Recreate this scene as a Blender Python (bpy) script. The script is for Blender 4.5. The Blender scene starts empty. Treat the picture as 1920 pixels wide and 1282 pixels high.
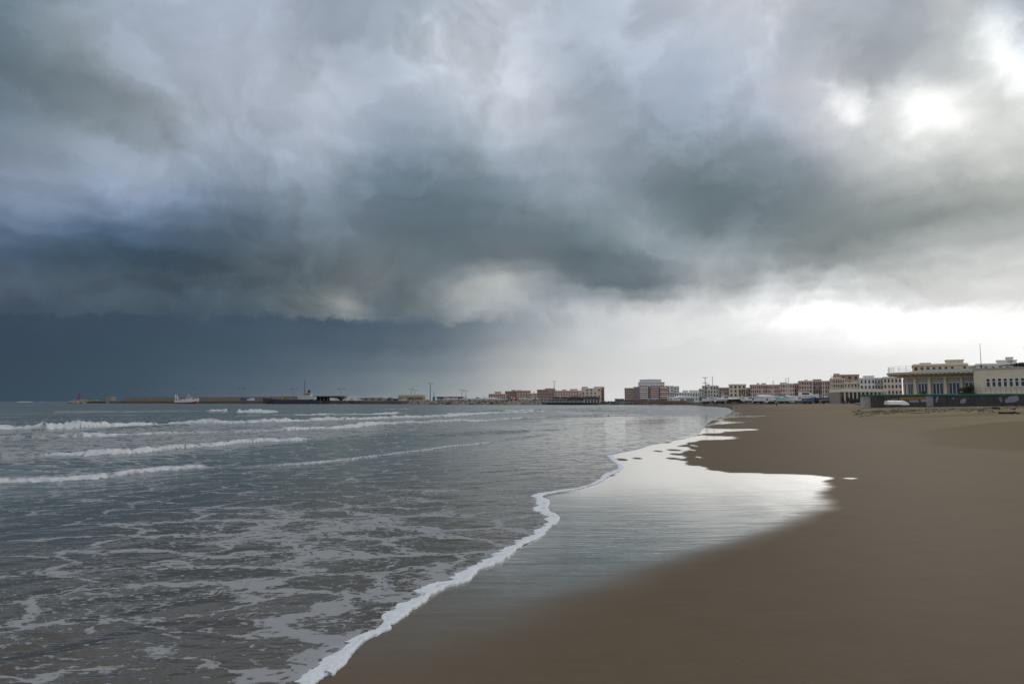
import bpy, bmesh, math, random
import numpy as np
from mathutils import Vector, Matrix

random.seed(7)
R = math.radians
scene = bpy.context.scene
COL = scene.collection

# ---------------------------------------------------------------- camera
EYE = Vector((0.0, 0.0, 1.7))
PITCH = math.atan(111 / 1280)           # tilted slightly up, 24 mm lens
cam_data = bpy.data.cameras.new('camera')
cam_data.sensor_width = 36
cam_data.lens = 24
cam_data.clip_start = 0.05
cam_data.clip_end = 60000
cam = bpy.data.objects.new('camera', cam_data)
cam.location = EYE
cam.rotation_euler = (math.pi / 2 + PITCH, 0, 0)
COL.objects.link(cam)
scene.camera = cam
scene.view_settings.view_transform = 'Standard'
scene.view_settings.look = 'None'
scene.view_settings.exposure = 0
scene.view_settings.gamma = 1
scene.cycles.max_bounces = 5
scene.cycles.diffuse_bounces = 2
scene.cycles.glossy_bounces = 3
scene.cycles.use_denoising = True
scene.cycles.caustics_reflective = False
scene.cycles.caustics_refractive = False

def ray(px, py):
    """direction of the photograph's pixel (1920 x 1282)"""
    c, s = math.cos(PITCH), math.sin(PITCH)
    x, u = (px - 960) / 1280, (641 - py) / 1280
    return Vector((x, c - u * s, s + u * c))

def at(px, py, Y):
    d = ray(px, py)
    return EYE + d * (Y / d.y)

def ground(px, py, z=0.0):
    d = ray(px, py)
    return EYE + d * ((z - EYE.z) / d.z)

# ---------------------------------------------------------------- node helper
class NT:
    def __init__(self, tree):
        self.t = tree
        self.n = tree.nodes
        self.l = tree.links
    def node(self, kind, **kw):
        nd = self.n.new(kind)
        for k, v in kw.items():
            setattr(nd, k, v)
        return nd
    def put(self, sock, v):
        if v is None:
            return
        if isinstance(v, bpy.types.NodeSocket):
            self.l.new(v, sock)
        else:
            sock.default_value = v
    def math(self, op, a, b=None, c=None, clamp=False):
        nd = self.node('ShaderNodeMath', operation=op, use_clamp=clamp)
        for i, v in enumerate((a, b, c)):
            self.put(nd.inputs[i], v)
        return nd.outputs[0]
    def vmath(self, op, a, b=None):
        nd = self.node('ShaderNodeVectorMath', operation=op)
        self.put(nd.inputs[0], a)
        if op == 'SCALE':
            self.put(nd.inputs['Scale'], b)
        else:
            self.put(nd.inputs[1], b)
        return nd.outputs['Value' if op in ('LENGTH', 'DOT_PRODUCT') else 'Vector']
    def rng(self, v, a, b, c=0.0, d=1.0, smooth=True):
        nd = self.node('ShaderNodeMapRange', interpolation_type='SMOOTHSTEP' if smooth else 'LINEAR')
        self.put(nd.inputs[0], v)
        for i, q in enumerate((a, b, c, d)):
            self.put(nd.inputs[i + 1], q)
        return nd.outputs[0]
    def mix(self, f, a, b, blend='MIX'):
        nd = self.node('ShaderNodeMix', data_type='RGBA', blend_type=blend)
        self.put(nd.inputs[0], f)
        self.put(nd.inputs[6], col4(a))
        self.put(nd.inputs[7], col4(b))
        return nd.outputs[2]
    def fmix(self, f, a, b):
        nd = self.node('ShaderNodeMix', data_type='FLOAT')
        self.put(nd.inputs[0], f)
        self.put(nd.inputs[2], a)
        self.put(nd.inputs[3], b)
        return nd.outputs[0]
    def noise(self, vec, scale, detail=4, rough=0.5, dist=0.0, color=False):
        nd = self.node('ShaderNodeTexNoise')
        self.put(nd.inputs['Vector'], vec)
        self.put(nd.inputs['Scale'], scale)
        nd.inputs['Detail'].default_value = detail
        nd.inputs['Roughness'].default_value = rough
        nd.inputs['Distortion'].default_value = dist
        return nd.outputs['Color' if color else 'Fac']
    def xyz(self, v):
        nd = self.node('ShaderNodeSeparateXYZ')
        self.put(nd.inputs[0], v)
        return nd.outputs
    def comb(self, x, y, z):
        nd = self.node('ShaderNodeCombineXYZ')
        for i, v in enumerate((x, y, z)):
            self.put(nd.inputs[i], v)
        return nd.outputs[0]
    def attr(self, name):
        return self.node('ShaderNodeAttribute', attribute_name=name).outputs['Fac']

def col4(c):
    if isinstance(c, (tuple, list)) and len(c) == 3:
        return (c[0], c[1], c[2], 1.0)
    return c

# ---------------------------------------------------------------- sky: broken storm cloud, brightest round the hidden sun
SUN_DIR = ray(1742, 222).normalized()
SUN_AZ = math.atan2(SUN_DIR.x, SUN_DIR.y)
SUN_EL = math.asin(SUN_DIR.z)

# cloud colours measured in the photograph: row height in its pixels, then (column, (red, green, blue)) along the row
CLOUD_COLOURS = {
    0:[(0,(96,115,130)),(120,(140,152,164)),(240,(160,172,188)),(360,(166,177,195)),(480,(172,182,198)),(600,(155,166,182)),(720,(160,172,186)),(840,(178,188,200)),(960,(190,196,208)),(1080,(165,176,190)),(1200,(182,190,204)),(1320,(200,205,214)),(1440,(190,194,200)),(1560,(170,178,186)),(1680,(165,172,180)),(1800,(200,203,205)),(1920,(95,115,135))],
    70:[(0,(105,125,140)),(120,(135,147,155)),(240,(160,172,188)),(360,(168,178,194)),(480,(172,182,198)),(600,(160,170,184)),(720,(165,176,190)),(840,(190,198,208)),(960,(185,192,204)),(1080,(168,178,192)),(1200,(178,187,202)),(1320,(178,188,204)),(1440,(190,196,206)),(1560,(165,172,180)),(1680,(160,168,174)),(1800,(185,190,190)),(1850,(252,253,252)),(1890,(190,200,205)),(1920,(165,182,198))],
    140:[(0,(95,112,124)),(120,(120,132,140)),(200,(150,160,172)),(240,(160,170,186)),(360,(168,178,194)),(480,(172,181,196)),(600,(175,183,197)),(720,(165,175,190)),(840,(185,193,204)),(960,(195,201,210)),(1080,(160,171,185)),(1200,(165,176,192)),(1320,(165,177,194)),(1440,(178,186,200)),(1560,(198,202,208)),(1620,(165,171,178)),(1680,(165,172,178)),(1740,(178,183,186)),(1800,(176,182,185)),(1860,(205,210,208)),(1920,(255,255,255))],
    180:[(0,(92,108,120)),(120,(108,122,130)),(240,(132,142,150)),(320,(150,160,172)),(360,(165,175,190)),(480,(170,180,195)),(600,(178,186,200)),(720,(165,175,190)),(840,(175,184,197)),(960,(196,202,212)),(1080,(162,172,186)),(1200,(155,167,182)),(1320,(160,172,189)),(1440,(175,184,199)),(1560,(202,205,211)),(1640,(175,179,184)),(1720,(235,236,234)),(1780,(225,226,224)),(1860,(200,203,201)),(1920,(238,238,235))],
    215:[(0,(120,136,152)),(120,(122,134,143)),(240,(126,136,144)),(330,(142,152,162)),(370,(172,181,195)),(480,(168,178,194)),(600,(178,186,200)),(720,(155,168,184)),(840,(165,176,190)),(960,(195,202,212)),(1080,(165,175,188)),(1200,(150,162,176)),(1320,(155,167,183)),(1440,(170,180,196)),(1540,(200,203,210)),(1600,(240,241,239)),(1680,(188,191,193)),(1740,(255,255,255)),(1800,(240,240,237)),(1860,(202,205,202)),(1920,(222,223,220))],
    280:[(0,(120,134,148)),(60,(142,155,170)),(120,(150,163,180)),(240,(152,164,180)),(360,(155,168,186)),(480,(158,170,186)),(600,(170,180,196)),(660,(150,163,178)),(720,(132,148,163)),(840,(142,156,168)),(960,(172,182,196)),(1080,(165,175,188)),(1200,(138,151,163)),(1320,(128,141,150)),(1440,(138,150,160)),(1560,(172,179,188)),(1650,(205,208,208)),(1680,(212,214,213)),(1800,(196,199,197)),(1920,(205,206,202))],
    350:[(0,(130,145,166)),(120,(140,156,178)),(240,(138,155,178)),(360,(122,140,163)),(480,(135,150,167)),(600,(142,157,172)),(720,(108,126,141)),(840,(112,129,141)),(960,(122,138,150)),(1080,(145,158,170)),(1200,(124,138,148)),(1320,(110,126,134)),(1440,(120,134,142)),(1560,(138,148,152)),(1680,(172,178,179)),(1800,(168,173,171)),(1920,(170,174,170))],
    420:[(0,(100,120,145)),(120,(88,110,135)),(240,(82,104,128)),(360,(85,103,122)),(480,(88,104,120)),(600,(112,126,138)),(720,(108,124,136)),(840,(96,112,122)),(960,(103,118,126)),(1080,(110,126,134)),(1200,(150,162,170)),(1320,(118,132,138)),(1440,(123,135,140)),(1560,(126,136,138)),(1680,(138,147,148)),(1800,(143,150,148)),(1920,(150,156,154))],
    480:[(0,(72,92,112)),(120,(68,86,104)),(240,(60,80,98)),(360,(66,84,98)),(480,(85,98,108)),(600,(95,107,114)),(720,(115,126,132)),(840,(100,114,122)),(960,(108,118,124)),(1080,(93,108,116)),(1200,(123,136,144)),(1320,(165,172,178)),(1440,(143,152,156)),(1560,(148,155,156)),(1680,(160,166,166)),(1800,(182,186,184)),(1920,(200,202,200))],
    530:[(0,(80,94,108)),(120,(76,90,103)),(240,(72,86,99)),(360,(68,82,94)),(480,(78,92,102)),(600,(94,105,111)),(700,(115,124,127)),(780,(90,101,109)),(840,(130,138,140)),(920,(165,168,168)),(960,(160,165,167)),(1060,(112,124,131)),(1200,(104,117,124)),(1280,(140,149,154)),(1340,(190,194,195)),(1400,(160,167,170)),(1440,(195,198,200)),(1560,(185,189,190)),(1680,(210,212,210)),(1800,(215,216,214)),(1920,(225,226,224))],
    568:[(0,(68,82,96)),(120,(72,86,100)),(240,(78,92,105)),(320,(66,80,93)),(480,(76,90,100)),(600,(110,118,120)),(650,(142,146,145)),(720,(84,96,106)),(830,(115,124,127)),(900,(172,175,174)),(960,(150,157,162)),(1080,(158,165,170)),(1200,(190,194,197)),(1320,(214,217,218)),(1440,(226,228,228)),(1560,(230,231,231)),(1680,(230,231,230)),(1800,(222,223,222)),(1920,(208,209,207))],
    605:[(0,(57,73,90)),(120,(59,75,91)),(360,(62,78,94)),(480,(66,82,98)),(600,(68,84,99)),(720,(76,91,105)),(840,(92,106,118)),(960,(138,147,154)),(1080,(185,190,194)),(1200,(218,220,221)),(1320,(226,227,227)),(1440,(240,240,240)),(1560,(252,252,252)),(1680,(255,255,254)),(1800,(252,252,250)),(1920,(248,248,246))],
    650:[(0,(56,72,88)),(240,(60,77,93)),(480,(70,87,102)),(600,(78,94,108)),(720,(86,101,114)),(840,(105,117,127)),(960,(150,156,161)),(1080,(195,198,200)),(1200,(212,214,215)),(1320,(216,217,218)),(1440,(222,223,223)),(1560,(230,230,230)),(1680,(234,234,233)),(1800,(240,240,238)),(1920,(247,247,245))],
    700:[(0,(57,73,88)),(240,(62,79,94)),(480,(78,94,108)),(600,(92,107,119)),(720,(108,121,131)),(840,(132,142,148)),(960,(178,180,180)),(1040,(203,203,200)),(1080,(200,201,200)),(1200,(214,215,214)),(1320,(222,222,221)),(1440,(225,225,224)),(1560,(227,227,226)),(1680,(232,232,231)),(1800,(238,238,236)),(1920,(243,243,241))],
    752:[(0,(58,75,90)),(240,(64,82,97)),(480,(88,103,115)),(600,(104,117,127)),(720,(122,133,140)),(840,(150,156,159)),(960,(186,187,186)),(1080,(205,206,205)),(1200,(222,222,222)),(1320,(230,230,229)),(1440,(230,230,229)),(1920,(242,242,240))],
}
CLOUD_AZ = [-38.75 + 2.5 * i for i in range(32)]
RAIN_EL = [0.2, 1.6, 3.2, 5.0, 6.6, 8.0]
CLOUD_EL = [6.2, 7.2, 8.0, 8.9, 9.8, 11, 12.5, 14.2, 16, 17.8, 19.6, 21.4, 23.2, 25, 27, 29, 31.5]

def srgb(h):
    return tuple((v / 255 / 12.92) if v / 255 < .04045 else ((v / 255 + .055) / 1.055) ** 2.4 for v in h)

def cloud_grid(levels, y_min, y_max):
    """the measured colours resampled to directions: rows of elevation, columns of azimuth"""
    ys = sorted(CLOUD_COLOURS)
    rows = []
    for e in levels:
        row = []
        for a in CLOUD_AZ:
            d = Vector((math.sin(R(a)) * math.cos(R(e)), math.cos(R(a)) * math.cos(R(e)), math.sin(R(e))))
            f = d.y * math.cos(PITCH) + d.z * math.sin(PITCH)
            v = d.z * math.cos(PITCH) - d.y * math.sin(PITCH)
            px = min(max(960 + 1280 * d.x / f, 0), 1920)
            py = min(max(641 - 1280 * v / f, y_min), y_max)
            cols = [[np.interp(px, [q[0] for q in CLOUD_COLOURS[yy]], [q[1][k] for q in CLOUD_COLOURS[yy]]) for k in range(3)] for yy in ys]
            row.append(srgb([np.interp(py, ys, [q[k] for q in cols]) for k in range(3)]))
        rows.append((e, row))
    return rows

CLOUD_BANKS = [(140, 160, 200, 56, 12, 0.80), (30, 300, 120, 42, 15, 0.86), (770, 350, 140, 110, 0, 0.90), (1180, 505, 190, 46, 4, 0.80), (1310, 330, 220, 90, 10, 0.90), (590, 30, 100, 70, 30, 0.90),
               (1620, 105, 95, 75, 0, 0.90), (1405, 525, 36, 20, 0, 0.86), (1555, 542, 40, 18, 0, 0.88), (230, 482, 280, 30, 3, 0.82), (1770, 395, 230, 40, -6, 0.90), (1090, 180, 110, 90, 20, 0.93),
               (905, 556, 80, 40, 0, 1.12), (640, 560, 110, 34, 0, 1.10), (420, 560, 120, 36, 0, 1.08), (1585, 180, 85, 24, 38, 1.14), (905, 220, 60, 120, -15, 1.08), (1235, 442, 95, 28, 0, 1.12), (640, 440, 90, 42, 0, 1.10), (330, 230, 90, 22, 20, 1.06),
               (1340, 620, 240, 16, -3, 1.05), (1700, 610, 260, 22, -2, 1.05), (130, 552, 180, 42, 0, 1.10)]

def build_world():
    w = bpy.data.worlds.new('World')
    scene.world = w
    w.use_nodes = True
    T = NT(w.node_tree)
    T.n.clear()
    out = T.node('ShaderNodeOutputWorld')
    bg = T.node('ShaderNodeBackground')
    T.l.new(bg.outputs[0], out.inputs[0])
    sky = T.node('ShaderNodeTexSky', sky_type='NISHITA', sun_disc=False, sun_elevation=SUN_EL, sun_rotation=SUN_AZ)
    sky.air_density = 1.5
    sky.dust_density = 1.5
    blue = T.vmath('SCALE', sky.outputs[0], 0.09)
    d = T.node('ShaderNodeTexCoord').outputs['Generated']
    x, y, z = T.xyz(d)
    az = T.math('MULTIPLY', T.math('ARCTAN2', x, y), 180 / math.pi)
    el = T.math('MULTIPLY', T.math('ARCSINE', z), 180 / math.pi)
    # cloud-sized turbulence, flatter towards the horizon
    p = T.comb(x, y, T.math('MULTIPLY', z, 1.3))
    n1 = T.noise(p, 4.2, 8, 0.5, 0.0, True)
    r, g, b = T.xyz(T.vmath('SUBTRACT', n1, (0.5, 0.5, 0.5)))
    n2 = T.noise(p, 15.0, 7, 0.62, 0.2, True)
    r2, g2, b2 = T.xyz(T.vmath('SUBTRACT', n2, (0.5, 0.5, 0.5)))
    calm = T.rng(el, 4.5, 13.0)
    wa = T.math('ADD', T.math('MULTIPLY', r, T.fmix(calm, 2.2, 5.0)), T.math('MULTIPLY', r2, T.fmix(calm, 1.4, 2.6)))
    we = T.math('ADD', T.math('MULTIPLY', g, T.fmix(calm, 1.9, 3.6)), T.math('MULTIPLY', g2, T.fmix(calm, 1.5, 2.0)))
    azw = T.math('ADD', az, wa)
    elw = T.math('ADD', el, we)
    u = T.rng(azw, -38.75, 38.75, 0, 1, False)
    def layer(levels, y_min, y_max):
        c = prev = None
        for e, cols in cloud_grid(levels, y_min, y_max):
            rp = T.node('ShaderNodeValToRGB')
            cr = rp.color_ramp
            cr.interpolation = 'LINEAR'
            while len(cr.elements) < len(cols):
                cr.elements.new(0.5)
            for i in range(len(cols)):
                cr.elements[i].position = i / (len(cols) - 1)
            for i, q in enumerate(cols):
                k = 1.0 + 0.12 * max(0.0, (q[1] - 0.8) / 0.2)     # the photograph clips here: the brightest cloud goes past white
                cr.elements[i].color = (q[0] * k * .5, q[1] * k * .5, q[2] * k * .5, 1)
            T.l.new(u, rp.inputs[0])
            c = rp.outputs[0] if c is None else T.mix(T.rng(elw, prev, e), c, rp.outputs[0])
            prev = e
        return c
    # rain and clear air below the cloud base, cloud above it; the base hangs in rounded lobes
    lobe1 = T.math('ABSOLUTE', T.math('SUBTRACT', T.noise(T.comb(x, y, T.math('MULTIPLY', z, 0.6)), 6.5, 2, 0.45, 0.2), 0.5))
    lobe2 = T.math('ABSOLUTE', T.math('SUBTRACT', T.noise(T.comb(x, y, z), 21.0, 5, 0.58, 0.3), 0.5))
    base = T.math('MULTIPLY', T.math('SUBTRACT', 7.75, T.math('ADD', T.math('MULTIPLY', lobe1, 4.6), T.math('MULTIPLY', lobe2, 3.8))), y)
    above = T.math('SUBTRACT', T.math('ADD', el, T.math('MULTIPLY', g2, 1.3)), base)
    shelf = T.rng(above, -0.22, T.rng(az, -20, 10, 0.35, 1.1))
    c = T.mix(shelf, layer(RAIN_EL, 606, 752), layer(CLOUD_EL, 0, 578))
    c = T.vmath('SCALE', c, 2.0)
    # billows: difference of the same noise a little way towards the sun gives lit and shaded sides
    q = T.vmath('ADD', p, T.vmath('SCALE', T.vmath('SUBTRACT', n1, (0.5, 0.5, 0.5)), 0.22))
    sv = Vector((SUN_DIR.x - 0.25, SUN_DIR.y - 1.0, 0.55)).normalized() * 0.035
    na = T.noise(q, 6.5, 8, 0.52)
    nb = T.noise(T.vmath('ADD', q, tuple(sv)), 6.5, 8, 0.52)
    # rounded heads: folded noise has soft lobes and sharp creases
    fold = lambda v: T.math('ABSOLUTE', T.math('SUBTRACT', v, 0.5))
    lit = T.math('ADD', T.math('MULTIPLY', T.math('SUBTRACT', na, nb), 0.6), T.math('MULTIPLY', T.math('SUBTRACT', fold(nb), fold(na)), -0.6))
    amt = T.math('MULTIPLY', T.rng(el, 3.5, 9.0), T.rng(T.noise(p, 2.6, 3, 0.5), 0.38, 0.62, 0.45, 1.0))
    lit = T.math('ADD', 1.0, T.math('MULTIPLY', T.math('MULTIPLY', lit, 0.85), amt))
    var = T.math('ADD', 1.0, T.math('MULTIPLY', T.math('MULTIPLY', T.math('SUBTRACT', na, 0.5), 0.36), T.fmix(amt, 0.12, 1.0)))
    c = T.vmath('SCALE', c, T.math('MULTIPLY', lit, var))
    # separate puffs: one soft side, one crisp side
    for sc, off, lo, hi in ((3.4, (3.1, 0.7, 1.9), 0.93, 1.15), (7.0, (0.3, 5.2, 2.6), 0.955, 1.09)):
        pn = T.noise(T.vmath('ADD', q, off), sc, 8, 0.5)
        edge = T.math('SUBTRACT', T.rng(pn, 0.455, 0.52), T.rng(pn, 0.52, 0.70))
        k = T.fmix(edge, lo, hi)
        c = T.vmath('SCALE', c, T.fmix(amt, 1.0, k))
    # cloud banks with firmer edges: column, row, half width, half height (photo pixels), turn in degrees, brightness
    pix = 180 / math.pi / 1280
    vv = T.comb(T.math('ADD', azw, T.math('ADD', T.math('MULTIPLY', r, 6.0), T.math('MULTIPLY', r2, 3.5))), T.math('ADD', elw, T.math('ADD', T.math('MULTIPLY', g2, 4.0), T.math('MULTIPLY', b, 3.0))), 0.0)
    bank = None
    for bx, by, rx, ry, turn, kk in CLOUD_BANKS:
        bd = ray(bx, by).normalized()
        sq = math.cos(math.atan2(bx - 960, 1280))
        a0, e0_ = math.degrees(math.atan2(bd.x, bd.y)), math.degrees(math.asin(bd.z))
        ct, st_ = math.cos(R(turn)), math.sin(R(turn))
        rx, ry = rx * pix * sq * sq, ry * pix * sq
        dv = T.vmath('SUBTRACT', vv, (a0, e0_, 0.0))
        ea = T.vmath('DOT_PRODUCT', dv, (ct / rx, -st_ / rx, 0.0))
        eb = T.vmath('DOT_PRODUCT', dv, (st_ / ry, ct / ry, 0.0))
        rad = T.vmath('LENGTH', T.comb(ea, eb, 0.0))
        kk = 1 + (kk - 1) * (0.8 if kk > 1 else 0.5)
        f = T.rng(rad, 0.45 if kk > 1 else 0.74, 1.25 if kk > 1 else 1.12, kk, 1.0)
        bank = f if bank is None else T.math('MULTIPLY', bank, f)
    c = T.vmath('SCALE', c, bank)
    # thin places round the hidden sun
    n3 = T.vmath('SUBTRACT', T.noise(p, 22.0, 6, 0.62, 0.0, True), (0.5, 0.5, 0.5))
    dw = T.vmath('ADD', d, T.vmath('ADD', T.vmath('SCALE', n3, 0.065), T.vmath('SCALE', T.vmath('SUBTRACT', n1, (0.5, 0.5, 0.5)), 0.04)))
    for hx, hy, rad, kk in ((1745, 215, 0.024, 0.26), (1852, 66, 0.021, 0.26), (1905, 122, 0.024, 0.32), (1605, 212, 0.016, 0.22), (1580, 180, 0.016, 0.15), (1735, 240, 0.08, 0.06)):
        hd = ray(hx, hy).normalized()
        dist = T.vmath('LENGTH', T.vmath('SUBTRACT', dw, tuple(hd)))
        gl = T.rng(dist, 0.0, rad * 1.9, kk, 0.0)
        c = T.vmath('ADD', c, T.vmath('SCALE', (1.0, 0.985, 0.95), gl))
    # the rest of the vault, out of the picture: the same cloud, evenly grey
    g0 = T.mix(T.noise(p, 2.2, 6, 0.55), (0.40, 0.44, 0.50), (0.62, 0.65, 0.70))
    side = T.rng(T.math('ABSOLUTE', az), 41, 80)
    up = T.rng(el, 34, 55)
    c = T.mix(T.math('MAXIMUM', side, up), c, g0)
    # thin places let a little of the clear sky through
    thin = T.math('MULTIPLY', T.rng(b, 0.0, 0.3), T.rng(el, 14, 26))
    c = T.mix(T.math('MULTIPLY', thin, 0.08), c, blue)
    T.l.new(c, bg.inputs[0])
    bg.inputs[1].default_value = 1.0
    w.cycles.sampling_method = 'MANUAL'
    w.cycles.sample_map_resolution = 512

build_world()

sun_data = bpy.data.lights.new('sun', 'SUN')
sun_data.energy = 0.7
sun_data.angle = R(14)
sun_data.color = (1.0, 0.95, 0.86)
sun = bpy.data.objects.new('sun', sun_data)
sun.rotation_euler = (-SUN_DIR).to_track_quat('-Z', 'Y').to_euler()
COL.objects.link(sun)

# ---------------------------------------------------------------- numpy helpers
def vnoise(x, y, seed=0):
    """smooth value noise, about -1..1"""
    xi = np.floor(x).astype(np.int64)
    yi = np.floor(y).astype(np.int64)
    fx = x - xi
    fy = y - yi
    fx = fx * fx * (3 - 2 * fx)
    fy = fy * fy * (3 - 2 * fy)
    def h(a, b):
        n = (a * 374761393 + b * 668265263 + seed * 1442695041) & 0x7fffffff
        n = ((n ^ (n >> 13)) * 1274126177) & 0x7fffffff
        return ((n ^ (n >> 16)) & 0xffff) / 32767.5 - 1.0
    return (h(xi, yi) * (1 - fx) + h(xi + 1, yi) * fx) * (1 - fy) + (h(xi, yi + 1) * (1 - fx) + h(xi + 1, yi + 1) * fx) * fy

def fbm(x, y, octaves=4, seed=0, gain=0.5):
    s = np.zeros_like(x, dtype=float)
    a = 1.0
    for i in range(octaves):
        s += a * vnoise(x * 2 ** i + 17.3 * i, y * 2 ** i - 9.1 * i, seed + i)
        a *= gain
    return s

def sstep(a, b, v):
    t = np.clip((v - a) / (b - a), 0, 1)
    return t * t * (3 - 2 * t)

def smooth_line(pts, n=6):
    """Catmull-Rom through the points"""
    P = [np.array(p, float) for p in pts]
    P = [2 * P[0] - P[1]] + P + [2 * P[-1] - P[-2]]
    out = []
    for i in range(1, len(P) - 2):
        p0, p1, p2, p3 = P[i - 1:i + 3]
        for k in range(n):
            t = k / n
            out.append(0.5 * (2 * p1 + (p2 - p0) * t + (2 * p0 - 5 * p1 + 4 * p2 - p3) * t * t + (3 * p1 - p0 - 3 * p2 + p3) * t ** 3))
    out.append(P[-2])
    return np.array(out)

def line_dist(x, y, L):
    best = np.full(x.shape, 1e18)
    for i in range(len(L) - 1):
        ax, ay = L[i]
        bx, by = L[i + 1]
        dx, dy = bx - ax, by - ay
        t = np.clip(((x - ax) * dx + (y - ay) * dy) / (dx * dx + dy * dy + 1e-12), 0, 1)
        q = (x - ax - t * dx) ** 2 + (y - ay - t * dy) ** 2
        np.minimum(best, q, out=best)
    return np.sqrt(best)

def inside(x, y, poly):
    c = np.zeros(x.shape, bool)
    n = len(poly)
    for i in range(n):
        ax, ay = poly[i]
        bx, by = poly[(i + 1) % n]
        if ay == by:
            continue
        c ^= ((ay > y) != (by > y)) & (x < (bx - ax) * (y - ay) / (by - ay) + ax)
    return c

def G(px, py):
    p = ground(px, py)
    return (p.x, p.y)

def sheet_mesh(name, X, Y, Z, keep, attrs):
    """grid sheet from 2-d arrays; keeps the quads marked True"""
    nr, nc = X.shape
    idx = np.arange(nr * nc).reshape(nr, nc)
    q = np.stack([idx[:-1, :-1], idx[:-1, 1:], idx[1:, 1:], idx[1:, :-1]], -1)[keep]
    used = np.zeros(nr * nc, bool)
    used[q.ravel()] = True
    remap = np.cumsum(used) - 1
    q = remap[q]
    co = np.stack([X, Y, Z], -1).reshape(-1, 3)[used]
    me = bpy.data.meshes.new(name)
    me.vertices.add(len(co))
    me.vertices.foreach_set('co', co.astype(np.float32).ravel())
    me.loops.add(q.size)
    me.loops.foreach_set('vertex_index', q.astype(np.int32).ravel())
    me.polygons.add(len(q))
    me.polygons.foreach_set('loop_start', np.arange(0, q.size, 4, dtype=np.int32))
    me.polygons.foreach_set('use_smooth', np.ones(len(q), bool))
    me.update(calc_edges=True)
    for k, v in attrs.items():
        a = me.attributes.new(k, 'FLOAT', 'POINT')
        a.data.foreach_set('value', v.reshape(-1)[used].astype(np.float32))
    return me

def link(name, me, m=None, parent=None):
    o = bpy.data.objects.new(name, me)
    COL.objects.link(o)
    if m is not None and me is not None:
        if len(me.materials) == 0:
            for q in (m if isinstance(m, (list, tuple)) else [m]):
                me.materials.append(q)
    if parent is not None:
        o.parent = parent
    return o

def tag(o, label=None, cat=None, group=None, kind=None):
    for k, v in (('label', label), ('category', cat), ('group', group), ('kind', kind)):
        if v:
            o[k] = v
    return o

def new_mat(name):
    m = bpy.data.materials.new(name)
    m.use_nodes = True
    T = NT(m.node_tree)
    return m, T, T.n['Principled BSDF']

# ---------------------------------------------------------------- the waterline, in metres on the ground
EDGE_NEAR = [G(*p) for p in [(580, 1282), (617, 1263), (647, 1233), (687, 1197), (727, 1179), (733, 1170), (795, 1127), (833, 1103), (873, 1088), (897, 1068), (933, 1055),
             (973, 1027), (1000, 1013), (1020, 998), (1044, 971), (1024, 957), (1026, 940), (1013, 930), (1047, 923), (1100, 912), (1123, 903), (1142, 891),
             (1160, 882), (1163, 873), (1150, 862), (1147, 853)]]
EDGE_FAR = [G(*p) for p in [(1165, 848), (1196, 842), (1222, 834), (1262, 826), (1300, 818), (1312, 811), (1318, 802), (1332, 790), (1350, 782), (1368, 775), (1372, 768), (1352, 763), (1290, 759.4)]]
e0 = np.array(EDGE_NEAR[0])
EDGE_BACK = [(-44.0, -160.0), (-12.0, -40.0), (-4.6, -8.0), (-2.3, 0.0), (-1.5, 2.6)]
SHORE = smooth_line(EDGE_BACK + EDGE_NEAR + EDGE_FAR, 5)
SHORE_TAIL = [(62.0, 345.0), (20.0, 400.0), (-60.0, 1200.0), (-400.0, 14000.0)]
LAND = [(-200.0, -14000.0)] + [tuple(p) for p in SHORE] + SHORE_TAIL + [(14000.0, 14000.0), (14000.0, -14000.0)]
SHORE_ALL = np.array([(-200.0, -14000.0)] + [tuple(p) for p in SHORE] + SHORE_TAIL)

def shore_sd(x, y):
    """metres inland from the waterline; negative out at sea"""
    d = line_dist(x, y, SHORE_ALL)
    return np.where(inside(x, y, LAND), d, -d)

# the beach as a whole follows a smoother line than the waterline of the moment
BERM = smooth_line([(-44.0, -160.0), (-11.5, -40.0), (-1.6, 0.0), (0.9, 8.0), (3.6, 17.0), (6.4, 24.0), (14.5, 45.0), (28.0, 80.0), (40.0, 115.0), (60.0, 200.0), (79.0, 312.0)], 5)
BERM_ALL = np.array([(-200.0, -14000.0)] + [tuple(p) for p in BERM] + SHORE_TAIL)
BERM_LAND = [tuple(p) for p in BERM_ALL] + [(14000.0, 14000.0), (14000.0, -14000.0)]

def sand_height(x, y, sd):
    far = np.where(inside(x, y, BERM_LAND), line_dist(x, y, BERM_ALL), 0.0)
    up = 0.012 * (1 - np.exp(-np.clip(sd, 0, None) / 0.8)) + 1.16 * (1 - np.exp(-(far / 26) ** 1.4))
    return np.where(sd > 0, up, 0.03 * sd)

def angles(fine, lim):
    a = list(np.arange(-lim, lim + 1e-6, fine))
    side = list(np.geomspace(lim + fine * 2, 180, 40))
    return np.radians(np.array([-v for v in side[::-1]] + a + side))

def ranges(r0, k, smin, smax, mid, far, g1, g2):
    r = [r0]
    while r[-1] < mid:
        r.append(r[-1] + min(max(smin, r[-1] * k), smax))
    while r[-1] < far:
        r.append(r[-1] * (g1 if r[-1] < 500 else g2))
    return np.array(r)

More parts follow.
